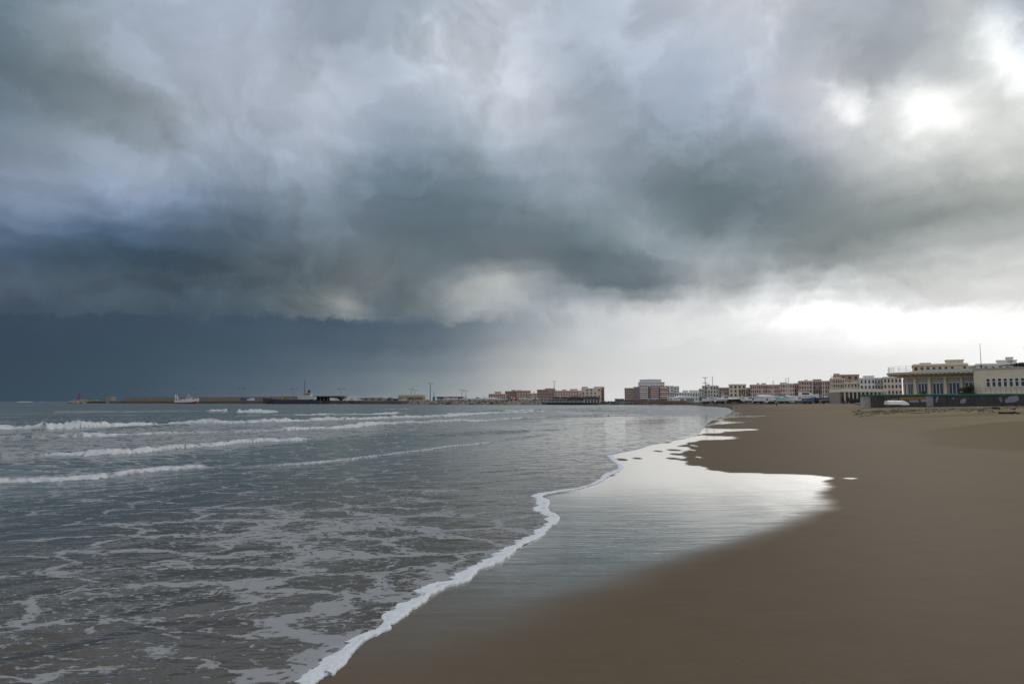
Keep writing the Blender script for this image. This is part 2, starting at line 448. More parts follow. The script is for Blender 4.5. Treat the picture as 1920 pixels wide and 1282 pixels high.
# ---------------------------------------------------------------- beach
def build_beach():
    A = angles(0.2, 42)
    Rr = ranges(0.25, 0.009, 0.05, 0.9, 170, 13000, 1.02, 1.08)
    X = Rr[:, None] * np.sin(A)[None]
    Y = Rr[:, None] * np.cos(A)[None]
    sd = shore_sd(X, Y)
    Z = sand_height(X, Y, sd)
    rr = np.hypot(X, Y)
    fade = sstep(4.5, 20, sd)
    # wind-blown ridges and trampled upper beach
    along = X * 0.25 + Y * 0.97
    Z += fade * 0.05 * fbm(sd * 0.16, along * 0.035, 3, 3) + sstep(14, 30, sd) * 0.05 * fbm(X * 0.7, Y * 0.7, 3, 5)
    Z += sstep(0.5, 4, sd) * 0.004 * fbm(X * 0.9, Y * 0.35, 3, 11)
    Z = np.where(rr > 240, np.minimum(Z, 1.1), Z)
    # wet film left by the last wave: the outline of the shining sand
    film = [(300, 1400), (588, 1284), (733, 1172), (873, 1090), (973, 1030), (1046, 971), (1030, 935), (1100, 912), (1160, 880), (1150, 850), (1222, 834), (1300, 818), (1318, 802),
            (1355, 780), (1330, 763), (1290, 759.6), (1345, 760.5), (1383, 764), (1372, 769), (1388, 775.5), (1370, 778.5), (1440, 780), (1372, 783), (1336, 786), (1352, 789), (1396, 792),
            (1345, 795.5), (1318, 801), (1350, 803.5), (1424, 805.5), (1360, 809), (1318, 814), (1330, 817), (1384, 821), (1320, 826), (1286, 830), (1282, 846), (1284, 868), (1310, 878),
            (1350, 887), (1420, 891), (1508, 897), (1556, 905), (1534, 914), (1526, 937), (1528, 950), (1479, 969), (1421, 991), (1348, 1012), (1275, 1034), (1187, 1060), (1080, 1095), (960, 1150), (850, 1210), (760, 1284), (700, 1400)]
    wx = X + 0.10 * fbm(X * 0.8, Y * 1.7, 3, 21) * np.clip(rr / 12, 0.4, 2)
    wy = Y + 0.18 * fbm(X * 0.8 + 40, Y * 1.7, 3, 22) * np.clip(rr / 12, 0.4, 4)
    fp = smooth_line([G(*p) for p in film], 3)
    near = (rr < 400) & (sd > -2)
    fd = np.full(X.shape, -50.0)
    ix, iy = wx[near], wy[near]
    dd = line_dist(ix, iy, np.vstack([fp, fp[:1]]))
    fd[near] = np.where(inside(ix, iy, [tuple(p) for p in fp]), dd, -dd)
    soft = np.interp(rr, [3, 6, 10, 16, 40, 100], [1.3, 1.1, 0.8, 0.16, 0.3, 0.8])
    soft = np.where(Y > 14.2, np.minimum(soft, 0.3), soft)
    wet = sstep(-0.75, 0.25, fd / soft)
    # small puddle beyond the tongue, and islands of drained sand inside the film
    for (px, py, w, h, k) in [(1594, 905, 0.11, 0.14, 1.0), (1302, 836, 0.07, 0.6, 1), (1299, 844, 0.05, 0.4, 1), (1310, 858, 0.06, 0.35, 1), (1166, 861.5, 0.16, 0.45, 0), (1195, 859.5, 0.13, 0.35, 0),
                              (1264, 844, 0.25, 0.5, 0), (1268, 852, 0.2, 0.5, 0), (1234, 846, 0.15, 0.4, 0), (1262, 860, 0.2, 0.4, 0), (1302, 815, 0.3, 0.9, 0), (1240, 829, 0.4, 0.6, 0)]:
        gx, gy = G(px, py)
        e = np.exp(-((X - gx) / w) ** 2 - ((Y - gy) / h) ** 2)
        wet = np.where(e > 0.02, wet + (k - wet) * sstep(0.2, 0.6, e), wet)
    wet *= np.interp(Y, [4.0, 6.0, 7.8], [0.10, 0.5, 1.0])
    # damp: darker, smooth, packed sand that fades inland
    damp = 1 - sstep(0, 1, (sd - 2.5 - 2.0 * fbm(X * 0.06, Y * 0.05, 3, 31)) / 17)
    # dry patches and old strand lines on the upper beach
    patch = smooth_line([G(*p) for p in [(1716, 820), (1742, 834), (1722, 842), (1800, 851), (1930, 864), (2100, 868), (2100, 812), (1900, 806), (1780, 812)]], 4)
    pd = line_dist(X, Y, np.vstack([patch, patch[:1]]))
    pd = np.where(inside(X + 0.25 * fbm(X, Y, 3, 8), Y + 0.5 * fbm(X, Y, 3, 9), [tuple(p) for p in patch]), pd, -pd)
    olive = sstep(-0.15, 0.25, pd)
    bands = sstep(0.0, 0.35, fbm(Y * 0.10 - X * 0.03 + 0.5 * fbm(X * 0.05, Y * 0.05, 2, 41), X * 0.035, 4, 40)) * sstep(10, 18, sd)
    olive = np.maximum(olive, bands * 0.8)
    keep = (sd[:-1, :-1] > -6) & (rr[:-1, :-1] < 13500)
    me = sheet_mesh('beach', X, Y, Z, keep, {'wet': wet, 'damp': damp, 'olive': olive})
    m, T, bs = new_mat('sand')
    P = T.node('ShaderNodeNewGeometry').outputs['Position']
    px, py, pz = T.xyz(P)
    wet_, damp_, olive_ = T.attr('wet'), T.attr('damp'), T.attr('olive')
    grain = T.noise(P, 150, 4, 0.75)
    mott = T.noise(P, 2.3, 5, 0.6)
    big = T.noise(P, 0.23, 4, 0.55)
    streak = T.noise(T.comb(T.math('MULTIPLY', px, 0.7), T.math('MULTIPLY', py, 5.0), 0.0), 1.6, 5, 0.6)
    dry = T.mix(big, (0.265, 0.215, 0.140), (0.315, 0.258, 0.170))
    dry = T.mix(olive_, dry, (0.235, 0.190, 0.115))
    dmp = T.mix(mott, (0.138, 0.105, 0.070), (0.163, 0.124, 0.083))
    c = T.mix(damp_, dry, dmp)
    c = T.mix(T.math('MULTIPLY', wet_, 0.7), c, (0.085, 0.072, 0.056))
    gr = T.fmix(grain, 0.58, 1.42)
    c = T.mix(1.0, c, T.comb(gr, gr, gr), 'MULTIPLY')
    st = T.fmix(streak, 0.91, 1.09)
    c = T.mix(1.0, c, T.comb(st, st, st), 'MULTIPLY')
    T.l.new(c, bs.inputs['Base Color'])
    T.l.new(T.fmix(damp_, 0.95, 0.62), bs.inputs['Roughness'])
    T.l.new(T.math('MULTIPLY', damp_, 0.008), bs.inputs['Specular IOR Level'])
    T.l.new(wet_, bs.inputs['Coat Weight'])
    bs.inputs['Coat IOR'].default_value = 1.8
    T.l.new(T.fmix(T.rng(wet_, 0.2, 0.95), 0.42, 0.05), bs.inputs['Coat Roughness'])
    b1 = T.node('ShaderNodeBump')
    T.l.new(T.math('ADD', T.math('MULTIPLY', grain, 0.25), T.math('MULTIPLY', mott, 3.0)), b1.inputs['Height'])
    b1.inputs['Distance'].default_value = 0.004
    T.l.new(T.fmix(wet_, 0.6, 0.03), b1.inputs['Strength'])
    T.l.new(b1.outputs[0], bs.inputs['Normal'])
    rip = T.noise(T.comb(T.math('MULTIPLY', px, 1.0), T.math('MULTIPLY', py, 6.0), 0.0), 2.2, 4, 0.55)
    b2 = T.node('ShaderNodeBump')
    T.l.new(rip, b2.inputs['Height'])
    b2.inputs['Distance'].default_value = 0.010
    T.l.new(T.rng(py, 9, 16, 0.32, 0.07), b2.inputs['Strength'])
    T.l.new(b2.outputs[0], bs.inputs['Coat Normal'])
    # standing film: a mirror at grazing angles
    gl = T.node('ShaderNodeBsdfGlossy')
    gl.inputs['Color'].default_value = (0.98, 0.95, 0.90, 1)
    gl.inputs['Roughness'].default_value = 0.06
    T.l.new(b2.outputs[0], gl.inputs['Normal'])
    lw = T.node('ShaderNodeLayerWeight')
    lw.inputs['Blend'].default_value = 0.5
    mx = T.node('ShaderNodeMixShader')
    drain = T.noise(T.comb(T.math('MULTIPLY', px, 0.45), T.math('MULTIPLY', py, 3.6), 0.0), 1.5, 5, 0.6)
    drain = T.fmix(T.rng(py, 10.5, 15.0), T.rng(drain, 0.34, 0.58, 0.45, 1.0), 1.0)
    fac = T.math('MULTIPLY', T.math('POWER', lw.outputs['Facing'], 1.4), T.math('MULTIPLY', T.rng(wet_, 0.15, 1.0, 0.0, 0.97), drain))
    T.l.new(fac, mx.inputs[0])
    T.l.new(bs.outputs[0], mx.inputs[1])
    T.l.new(gl.outputs[0], mx.inputs[2])
    T.l.new(mx.outputs[0], T.n['Material Output'].inputs['Surface'])
    o = link('beach', me, m)
    tag(o, 'smooth brown sand beach with a shining wet margin along the water', 'beach', None, 'structure')

build_beach()

# ---------------------------------------------------------------- sea
# breaking waves: (photo column, row of the foot of the wave, height in metres, foam 0..1)
BREAKERS = [
    # the long outer line
    [(-420, 830, .42, 1), (-120, 814, .45, 1), (0, 808, .45, 1), (90, 807, .42, 1), (150, 805, .50, 1), (270, 799, .50, 1), (300, 796, .36, 1), (400, 795, .42, 1), (520, 793, .42, 1), (640, 788, .40, 1), (760, 784, .40, 1),
     (880, 779, .40, 1), (1000, 775, .40, .9), (1100, 772, .32, .6), (1180, 770, .2, .3)],
    [(-300, 834, .2, .8), (0, 825, .18, .7), (60, 823, .15, .6), (170, 820, .22, .9), (330, 815, .24, .95), (440, 813, .2, .7), (540, 811, .25, .9), (620, 805, .28, 1), (700, 799, .28, 1), (800, 793, .26, .95), (935, 788, .22, .9), (1035, 784, .2, .8), (1180, 780, .12, .5), (1260, 777, .06, .3)],
    [(-200, 872, .16, .7), (0, 861, .20, .25), (60, 858, .22, .15), (85, 853, .20, .9), (140, 852, .18, 1), (210, 851, .20, 1), (300, 843, .19, 1), (400, 836, .20, 1), (500, 826, .20, 1), (560, 822, .19, 1), (580, 821, .1, .6), (604, 820, .05, 0), (700, 816, .16, 0), (860, 814, .18, 0), (970, 812, .14, .1), (1040, 806, .05, .3), (1150, 800, .03, .2)],
    [(-200, 912, .15, .9), (0, 897, .15, 1), (100, 893, .16, 1), (200, 886, .16, 1), (270, 880, .14, 1), (340, 876, .15, 1), (372, 873, .14, 1), (388, 872, .07, .6), (410, 871, .04, .15), (470, 871, .05, .45), (520, 869, .06, .8), (600, 863, .07, .9), (700, 853, .07, .9), (800, 843, .07, .9), (900, 831, .07, .9), (980, 820, .06, .7), (1040, 813, .04, .4), (1100, 806, .02, .1)],
    # farther swells with patchy white tops
    [(100, 775, .35, 0), (300, 772, .4, 0), (385, 772, .45, .2), (395, 772, .5, 1), (424, 772, .5, 1), (430, 772.5, .6, 0), (441, 773, .6, .1), (446, 773.6, .6, 1), (519, 774.2, .62, 1), (524, 774, .3, 0), (560, 774, .2, 0)],
    [(440, 780, .15, 0), (545, 777.6, .2, .2), (556, 777.5, .26, 1), (640, 776.5, .28, 1), (700, 775.5, .32, 1), (742, 774.8, .48, 1), (752, 774.5, .2, .2), (800, 774, .1, 0)],
    [(690, 769.3, .2, 0), (728, 768.2, .26, .9), (774, 767.2, .26, .9), (780, 767, .1, 0)],
    [(880, 772, .2, 0), (938, 771.6, .5, 0), (950, 771, .5, .9), (1003, 769, .5, .9), (1010, 769, .2, .2), (1100, 767, .3, .6), (1180, 766, .3, .7), (1250, 764.6, .2, .6)],
    [(960, 789, .1, .2), (1060, 779, .2, .7), (1130, 776, .2, .8), (1230, 772, .2, .8), (1300, 768, .15, .8)],
    [(1030, 766.5, .3, .3), (1080, 765.4, .3, .8), (1130, 764.4, .3, .8), (1200, 763, .3, .7)],
    [(340, 769.5, .3, 0), (348, 769, .35, .6), (360, 769, .3, .1)],
    # small curl near the shore
    [(600, 905, .02, 0), (640, 902, .05, .1), (658, 900, .07, .7), (672, 902, .05, .5), (700, 908, .02, .1)],
]

def build_sea():
    A = angles(0.125, 42)
    Rr = ranges(2.0, 0.0062, 0.035, 0.34, 125, 13500, 1.012, 1.06)
    AA, RR = np.meshgrid(A, Rr)
    X = RR * np.sin(AA)
    Y = RR * np.cos(AA)
    sd = shore_sd(X, Y)
    off = -sd                                           # metres out from the waterline
    deep = sstep(0.4, 14, off)
    Z = 0.006 * np.ones_like(X)
    foam = np.zeros_like(X)
    crest = np.zeros_like(X)
    # chop: crests roughly parallel to the shore, wavelengths dropped where the sheet is too coarse to carry them
    rng = random.Random(5)
    for k in range(22):
        wl = 0.35 * 1.24 ** k
        if wl > 34:
            break
        th = R(-58 + rng.uniform(-30, 30))
        kx, ky = math.sin(th) * 2 * math.pi / wl, math.cos(th) * 2 * math.pi / wl
        amp = 0.0065 * wl ** 0.85 * (0.75 if wl > 9 else 1)
        ok = np.clip((wl - RR * 0.010) / (RR * 0.015 + 0.05), 0, 1)
        phase = kx * X + ky * Y + rng.uniform(0, 6.28) + 1.5 * vnoise(X * 0.5 / wl, Y * 0.5 / wl, 60 + k)
        wv = np.sin(phase)
        wv = 0.72 * wv + 0.28 * (2 * (0.5 + 0.5 * wv) ** 2 - 0.9)
        env = 0.55 + 0.45 * vnoise(X * 0.16 / wl + 5, Y * 0.16 / wl, 90 + k)
        Z += amp * wv * ok * env * (deep if wl > 1.0 else sstep(0.1, 2.5, off))
    Z *= 1.0
    # breaking lines
    azv = A
    for bi, B in enumerate(BREAKERS):
        pa, pr, ph, pf = [], [], [], []
        for (px, py, hgt, fo) in B:
            gx, gy = G(px, py)
            pa.append(math.atan2(gx, gy))
            pr.append(math.hypot(gx, gy))
            ph.append(hgt)
            pf.append(fo)
        rc = np.interp(azv, pa, pr)
        hh = np.interp(azv, pa, ph, 0, 0)
        ff = np.interp(azv, pa, pf, 0, 0)
        sel = hh > 0.001
        if not sel.any():
            continue
        c0, c1 = np.where(sel)[0][[0, -1]]
        x, y, r = X[:, c0:c1 + 1], Y[:, c0:c1 + 1], RR[:, c0:c1 + 1]
        rc, hh, ff = rc[None, c0:c1 + 1], hh[None, c0:c1 + 1], ff[None, c0:c1 + 1]
        wob = 0.35 * fbm(x * 0.9, y * 0.12, 4, 200 + bi) * np.clip(rc / 30, 0.25, 2.0)
        hh = hh * 0.66
        tip = 0.5 + 0.5 * sstep(-0.5, 0.3, fbm(x * 0.5, y * 0.05, 3, 260 + bi))
        s = (r - rc - wob) / (hh * 1.7 + 0.05)                # 0 at the foot, positive out to sea
        hv = hh * (1 + 0.35 * fbm(x * 0.7, y * 0.1 + bi, 3, 220 + bi))
        # on the white parts the face is a tumbling bank; elsewhere a smooth swell
        prof_b = sstep(-0.15, 0.75, s) * (1 - sstep(0.9, 5.5, s))
        prof_s = np.exp(-((s - 1.6) / 1.5) ** 2)
        lump = fbm(x * 4.0 / np.clip(rc / 22, 0.55, 2.5), y * 4.0 / np.clip(rc / 22, 0.55, 2.5), 5, 240 + bi, 0.7)
        fw = sstep(0.25, 0.75, ff)
        ad = hv * (prof_b * fw + prof_s * (1 - fw)) * (1 + 0.42 * lump * fw * (prof_b > 0.03)) * (0.6 + 0.4 * tip)
        Z[:, c0:c1 + 1] += ad
        solid = ff * sstep(-0.35, 0.05, s + 0.12 * lump) * (1 - sstep(0.9, 2.3, s + 0.9 * lump)) * (0.55 + 0.20 * tip + 0.16 * lump)
        trail = ff * 0.40 * sstep(-0.3, 0.3, s) * (1 - sstep(2.0, 16, s)) + ff * 0.40 * sstep(-10 - 6 * lump, -0.5, s) * (s < 0.2) * np.clip(rc / 30, 0.15, 1)
        f = np.maximum(solid * 1.25, trail)
        foam[:, c0:c1 + 1] = np.maximum(foam[:, c0:c1 + 1], f)
        crest[:, c0:c1 + 1] = np.maximum(crest[:, c0:c1 + 1], np.clip(ad / 0.5, 0, 1) * (1 - solid))
    # white water breaking over a reef far out
    for px, py, d, w, h in [(28, 752.6, 1150, 13, 1.9), (50, 752.8, 1150, 8, 1.2)]:
        p = at(px, py, d)
        e = np.exp(-((X - p.x) / w) ** 2 - ((Y - p.y) / 45) ** 2)
        Z += h * e * (1 + 0.4 * vnoise(X * 0.2, Y * 0.05, 3))
        foam = np.maximum(foam, 1.2 * sstep(0.25, 0.6, e))
    # loose foam: surf zone belt, wash by the shore, drifting nets in front
    belt = sstep(9, 18, off) * (1 - sstep(30, 44, off)) * (1 - sstep(150, 300, RR))
    foam = np.maximum(foam, 0.36 * belt * (0.9 + 0.45 * fbm(X * 0.10, Y * 0.05, 3, 301)))
    front = (1 - sstep(10, 19, RR)) * sstep(0.0, 0.3, off)
    foam = np.maximum(foam, front * (0.240 + 0.12 * fbm(X * 0.30, Y * 0.22, 3, 303) + 0.03 * (1 - sstep(0.5, 3.0, off))))
    wash = (1 - sstep(0.3, 5.5, off)) * sstep(9, 20, RR)
    foam = np.maximum(foam, wash * 0.22)
    farwash = sstep(55, 110, RR) * (1 - sstep(4, 40, off)) * (1 - sstep(330, 420, RR))
    foam = np.maximum(foam, farwash * 0.46 * (1 + 0.3 * fbm(X * 0.08, Y * 0.02, 3, 305)))
    foam = np.maximum(foam, 0.16 * (1 - sstep(60, 160, RR)))
    foam = np.where(RR < 24, np.maximum(foam, (0.42 + 0.12 * fbm(X * 2.2, Y * 2.2, 3, 310)) * (1 - sstep(0.08, 0.42, off))), foam)
    # thin lip at the waterline, then under the sand
    lip = sstep(-0.12, 0.05, off)
    Z = np.where(off < 0.35, Z * sstep(-0.1, 0.35, off) + 0.006 * (1 - sstep(-0.1, 0.35, off)), Z)
    Z = np.where(off < 0, np.maximum(0.006 + 0.25 * off, -0.4), Z)
    Z = np.where(sd > 0, np.minimum(Z, sand_height(X, Y, sd) + 0.006 - 0.12 * sd), Z)
    shallow = 1 - sstep(1.0, 13.0, off / np.clip(RR / 30, 1, 3))
    keep = (sd[:-1, :-1] < 0.5) & (sd[1:, 1:] < 0.5)
    me = sheet_mesh('sea', X, Y, Z, keep, {'foam': foam, 'shallow': shallow, 'face': crest})
    m, T, bs = new_mat('sea water')
    P = T.node('ShaderNodeNewGeometry').outputs['Position']
    px, py, pz = T.xyz(P)
    foam_, shal_, face_ = T.attr('foam'), T.attr('shallow'), T.attr('face')
    dist = T.vmath('LENGTH', T.comb(px, py, 0.0))
    # water body: silty green-grey, browner over the shallows
    body = T.mix(T.noise(P, 0.05, 3, 0.5), (0.115, 0.142, 0.122), (0.145, 0.165, 0.138))
    body = T.mix(face_, body, (0.105, 0.112, 0.080))
    body = T.mix(shal_, body, (0.078, 0.063, 0.041))
    # foam net
    flat = T.comb(T.math('MULTIPLY', px, 0.8), T.math('MULTIPLY', py, 1.15), 0.0)
    w1 = T.vmath('SUBTRACT', T.noise(flat, 0.9, 4, 0.6, 0, True), (0.5, 0.5, 0.5))
    w2 = T.vmath('SUBTRACT', T.noise(flat, 5.0, 3, 0.6, 0, True), (0.5, 0.5, 0.5))
    q = T.vmath('ADD', flat, T.vmath('ADD', T.vmath('SCALE', w1, 1.5), T.vmath('SCALE', w2, 0.22)))
    def cells(scale):
        v = T.node('ShaderNodeTexVoronoi', feature='DISTANCE_TO_EDGE', voronoi_dimensions='2D')
        T.l.new(q, v.inputs['Vector'])
        v.inputs['Scale'].default_value = scale
        v.inputs['Randomness'].default_value = 1.0
        return v.outputs['Distance']
    net = T.math('MAXIMUM', T.rng(cells(1.0), 0.0, 0.34, 1.0, 0.0, False), T.math('MULTIPLY', T.rng(cells(3.2), 0.0, 0.34, 1.0, 0.0, False), 0.72))
    cloud = T.noise(flat, 0.9, 6, 0.6)
    fine = T.noise(flat, 24.0, 4, 0.65)
    mid = T.noise(flat, 7.0, 4, 0.62)
    val = T.math('ADD', T.math('ADD', T.math('MULTIPLY', net, 0.50), T.math('MULTIPLY', cloud, 0.30)), T.math('ADD', T.math('MULTIPLY', fine, 0.22), T.math('MULTIPLY', mid, 0.28)))
    thr = T.math('SUBTRACT', 1.0, foam_)
    mask = T.rng(T.math('SUBTRACT', val, thr), -0.02, 0.055)
    hole = T.node('ShaderNodeTexVoronoi', feature='F1', voronoi_dimensions='2D')
    T.l.new(q, hole.inputs['Vector'])
    hole.inputs['Scale'].default_value = 7.5
    hv = T.math('ADD', hole.outputs['Distance'], T.math('MULTIPLY', T.math('SUBTRACT', mid, 0.5), 0.5))
    mask = T.math('MULTIPLY', mask, T.math('MAXIMUM', T.rng(hv, 0.16, 0.27), T.rng(foam_, 0.45, 0.7)))
    mask = T.math('MULTIPLY', mask, T.fmix(T.rng(foam_, 0.35, 0.6), 0.86, 1.0))
    spk = T.rng(T.math('ADD', T.noise(flat, 13.0, 4, 0.7), T.math('MULTIPLY', T.math('SUBTRACT', cloud, 0.5), 0.55)), 0.555, 0.615)
    spk = T.math('MULTIPLY', T.math('MULTIPLY', spk, T.rng(shal_, 0.55, 0.97)), T.rng(dist, 11, 19, 0.8, 0.0))
    mask = T.math('MAXIMUM', mask, spk)
    white = T.rng(foam_, 0.42, 0.95)
    fc = T.mix(white, (0.375, 0.38, 0.385), (0.68, 0.69, 0.69))
    c = T.mix(mask, body, fc)
    T.l.new(c, bs.inputs['Base Color'])
    rough = T.fmix(T.rng(dist, 5, 150), 0.07, 0.20)
    rough = T.math('MULTIPLY', rough, T.fmix(shal_, 1.0, 0.5))
    T.l.new(T.fmix(mask, rough, 0.75), bs.inputs['Roughness'])
    bs.inputs['IOR'].default_value = 1.333
    T.l.new(T.fmix(mask, 0.5, 0.15), bs.inputs['Specular IOR Level'])
    rp = T.comb(T.math('MULTIPLY', px, 0.55), py, 0.0)
    h1 = T.noise(rp, 5.5, 3, 0.55)
    h2 = T.noise(rp, 1.3, 3, 0.5)
    b1 = T.node('ShaderNodeBump')
    T.l.new(T.math('ADD', T.math('MULTIPLY', h1, 0.35), T.math('MULTIPLY', h2, 1.0)), b1.inputs['Height'])
    b1.inputs['Distance'].default_value = 0.06
    T.l.new(T.math('MULTIPLY', T.rng(dist, 3, 90, 0.55, 0.42), T.fmix(T.math('MULTIPLY', shal_, T.rng(dist, 12, 30)), 1.0, 0.4)), b1.inputs['Strength'])
    b2 = T.node('ShaderNodeBump')
    T.l.new(T.math('MULTIPLY', mask, T.fmix(fine, 0.5, 1.0)), b2.inputs['Height'])
    b2.inputs['Distance'].default_value = 0.012
    b2.inputs['Strength'].default_value = 0.5
    T.l.new(b1.outputs[0], b2.inputs['Normal'])
    T.l.new(b2.outputs[0], bs.inputs['Normal'])
    o = link('sea', me, m)
    tag(o, 'grey-green choppy sea with lines of breaking waves and drifting foam', 'sea', None, 'structure')

build_sea()

# ---------------------------------------------------------------- the rim of thick froth along the waterline
def build_foam_rim():
    L = smooth_line([(-2.3, 0.0), (-1.5, 2.6)] + EDGE_NEAR, 40)
    seg = np.hypot(*np.diff(L, axis=0).T)
    s = np.concatenate([[0], np.cumsum(seg)])
    n = int(s[-1] / 0.010)
    t = np.linspace(0, s[-1], n)
    C = np.stack([np.interp(t, s, L[:, 0]), np.interp(t, s, L[:, 1])], -1)
    Ck = np.stack([np.convolve(np.pad(C[:, i], 12, 'edge'), np.ones(25) / 25, 'valid') for i in range(2)], -1)
    tang = np.gradient(Ck, axis=0)
    tang /= np.hypot(tang[:, 0], tang[:, 1])[:, None] + 1e-9
    nrm = np.stack([-tang[:, 1], tang[:, 0]], -1)            # out to sea
    dist = np.hypot(C[:, 0], C[:, 1])
    z0 = np.zeros_like(t)
    bulge = np.clip(0.5 + 0.9 * fbm(t * 1.1, z0, 2, 400), 0, 1.2)
    saw = (t * 1.35 + 0.5 * vnoise(t * 0.7, z0, 402)) % 1.0
    width = (0.085 + 0.085 * bulge + 0.05 * (1 - saw)) * np.interp(dist, [3, 9, 14, 22, 27], [1.0, 1.0, 0.9, 0.75, 0.35])
    front = 0.022 * fbm(t * 2.3, z0, 2, 404) + 0.011 * fbm(t * 11, z0, 2, 405) + 0.014 * np.abs(vnoise(t * 26, z0, 407)) + 0.007 * np.abs(vnoise(t * 61, z0, 408))
    hmax = (0.014 + 0.010 * bulge) * np.interp(dist, [3, 9, 22], [1.0, 0.9, 0.8])
    prof = [(-0.01, -0.4), (0.0, 0.15), (0.015, 0.5), (0.05, 0.80), (0.11, 0.95), (0.2, 1.0), (0.32, 0.95), (0.45, 0.82), (0.58, 0.66), (0.72, 0.46), (0.86, 0.26), (1.0, 0.08), (1.1, -0.4)]
    m_ = len(prof)
    X = np.zeros((n, m_))
    Y = np.zeros((n, m_))
    Z = np.zeros((n, m_))
    for j, (a, h) in enumerate(prof):
        inner = 1 + (a > 0.4) * (0.30 * fbm(t * 7, z0 + 0.15 * j, 4, 410, 0.6))
        o = -front * (1 - max(a, 0)) - 0.02 + a * width * inner
        X[:, j] = C[:, 0] + nrm[:, 0] * o
        Y[:, j] = C[:, 1] + nrm[:, 1] * o
        bub = 1 + 0.34 * fbm(t * 24, z0 + 40 * a * width * 8, 3, 420, 0.65)
        Z[:, j] = 0.004 + hmax * h * (bub if h > 0.2 else 1)
    me = sheet_mesh('froth_rim', X, Y, Z, np.ones((n - 1, m_ - 1), bool), {})
    me.flip_normals()
    m, T, bs = new_mat('sea froth')
    P = T.node('ShaderNodeNewGeometry').outputs['Position']
    bub = T.noise(P, 95, 4, 0.65)
    T.l.new(T.mix(T.noise(P, 6, 4, 0.6), (0.80, 0.81, 0.83), (0.88, 0.885, 0.89)), bs.inputs['Base Color'])
    bs.inputs['Roughness'].default_value = 0.6
    bs.inputs['Subsurface Weight'].default_value = 0.0
    bs.inputs['Subsurface Radius'].default_value = (0.02, 0.02, 0.02)
    bp = T.node('ShaderNodeBump')
    T.l.new(bub, bp.inputs['Height'])
    bp.inputs['Distance'].default_value = 0.012
    bp.inputs['Strength'].default_value = 0.6
    T.l.new(bp.outputs[0], bs.inputs['Normal'])
    o = link('froth_rim', me, m)
    tag(o, 'thick white rim of froth where the spent wave meets the sand', 'froth', None, 'stuff')

build_foam_rim()

# ---------------------------------------------------------------- materials for built things
_mats = {}
def paint(c, rough=0.8, wear=0.12, metal=0.0, scale=1.2):
    """painted or plastered surface with uneven tone and faint rain streaks"""
    key = (tuple(round(v, 3) for v in c), rough, wear, metal, scale)
    if key in _mats:
        return _mats[key]
    m, T, bs = new_mat('paint')
    P = T.node('ShaderNodeNewGeometry').outputs['Position']
    x, y, z = T.xyz(P)
    n = T.noise(P, scale, 5, 0.6)
    st = T.noise(T.comb(T.math('MULTIPLY', x, 2.2), T.math('MULTIPLY', y, 2.2), T.math('MULTIPLY', z, 0.25)), 1.0, 4, 0.6)
    k = T.math('ADD', 1.0, T.math('ADD', T.math('MULTIPLY', T.math('SUBTRACT', n, 0.5), wear * 3), T.math('MULTIPLY', T.math('SUBTRACT', st, 0.5), wear * 3)))
    T.l.new(T.mix(1.0, c, T.comb(k, k, k), 'MULTIPLY'), bs.inputs['Base Color'])
    bs.inputs['Roughness'].default_value = rough
    bs.inputs['Metallic'].default_value = metal
    bs.inputs['Specular IOR Level'].default_value = 0.3
    _mats[key] = m
    return m

def P8(r, g, b, k=1.0):
    c = [v * k for v in srgb((r, g, b))]
    g_ = sum(c) / 3
    return tuple(min(.60 * v + .40 * g_, 0.8) for v in c)

def glass_mat():
    m, T, bs = new_mat('window glass')
    P = T.node('ShaderNodeNewGeometry').outputs['Position']
    T.l.new(T.mix(T.noise(P, 0.9, 2, 0.5), (0.012, 0.016, 0.020), (0.05, 0.06, 0.07)), bs.inputs['Base Color'])
    bs.inputs['Roughness'].default_value = 0.12
    return m
GLASS = glass_mat()
WHITE = paint((0.78, 0.78, 0.77), 0.45, 0.05)
OFFWHITE = paint((0.66, 0.65, 0.61), 0.6, 0.08)
DARK = paint((0.035, 0.035, 0.035), 0.6, 0.1)
STEEL = paint((0.20, 0.22, 0.24), 0.5, 0.08)
CONCRETE = paint((0.30, 0.285, 0.26), 0.9, 0.2, 0.0, 0.4)
GREYROOF = paint((0.16, 0.165, 0.17), 0.8, 0.15)
BLUE = paint((0.06, 0.18, 0.36), 0.6, 0.1)

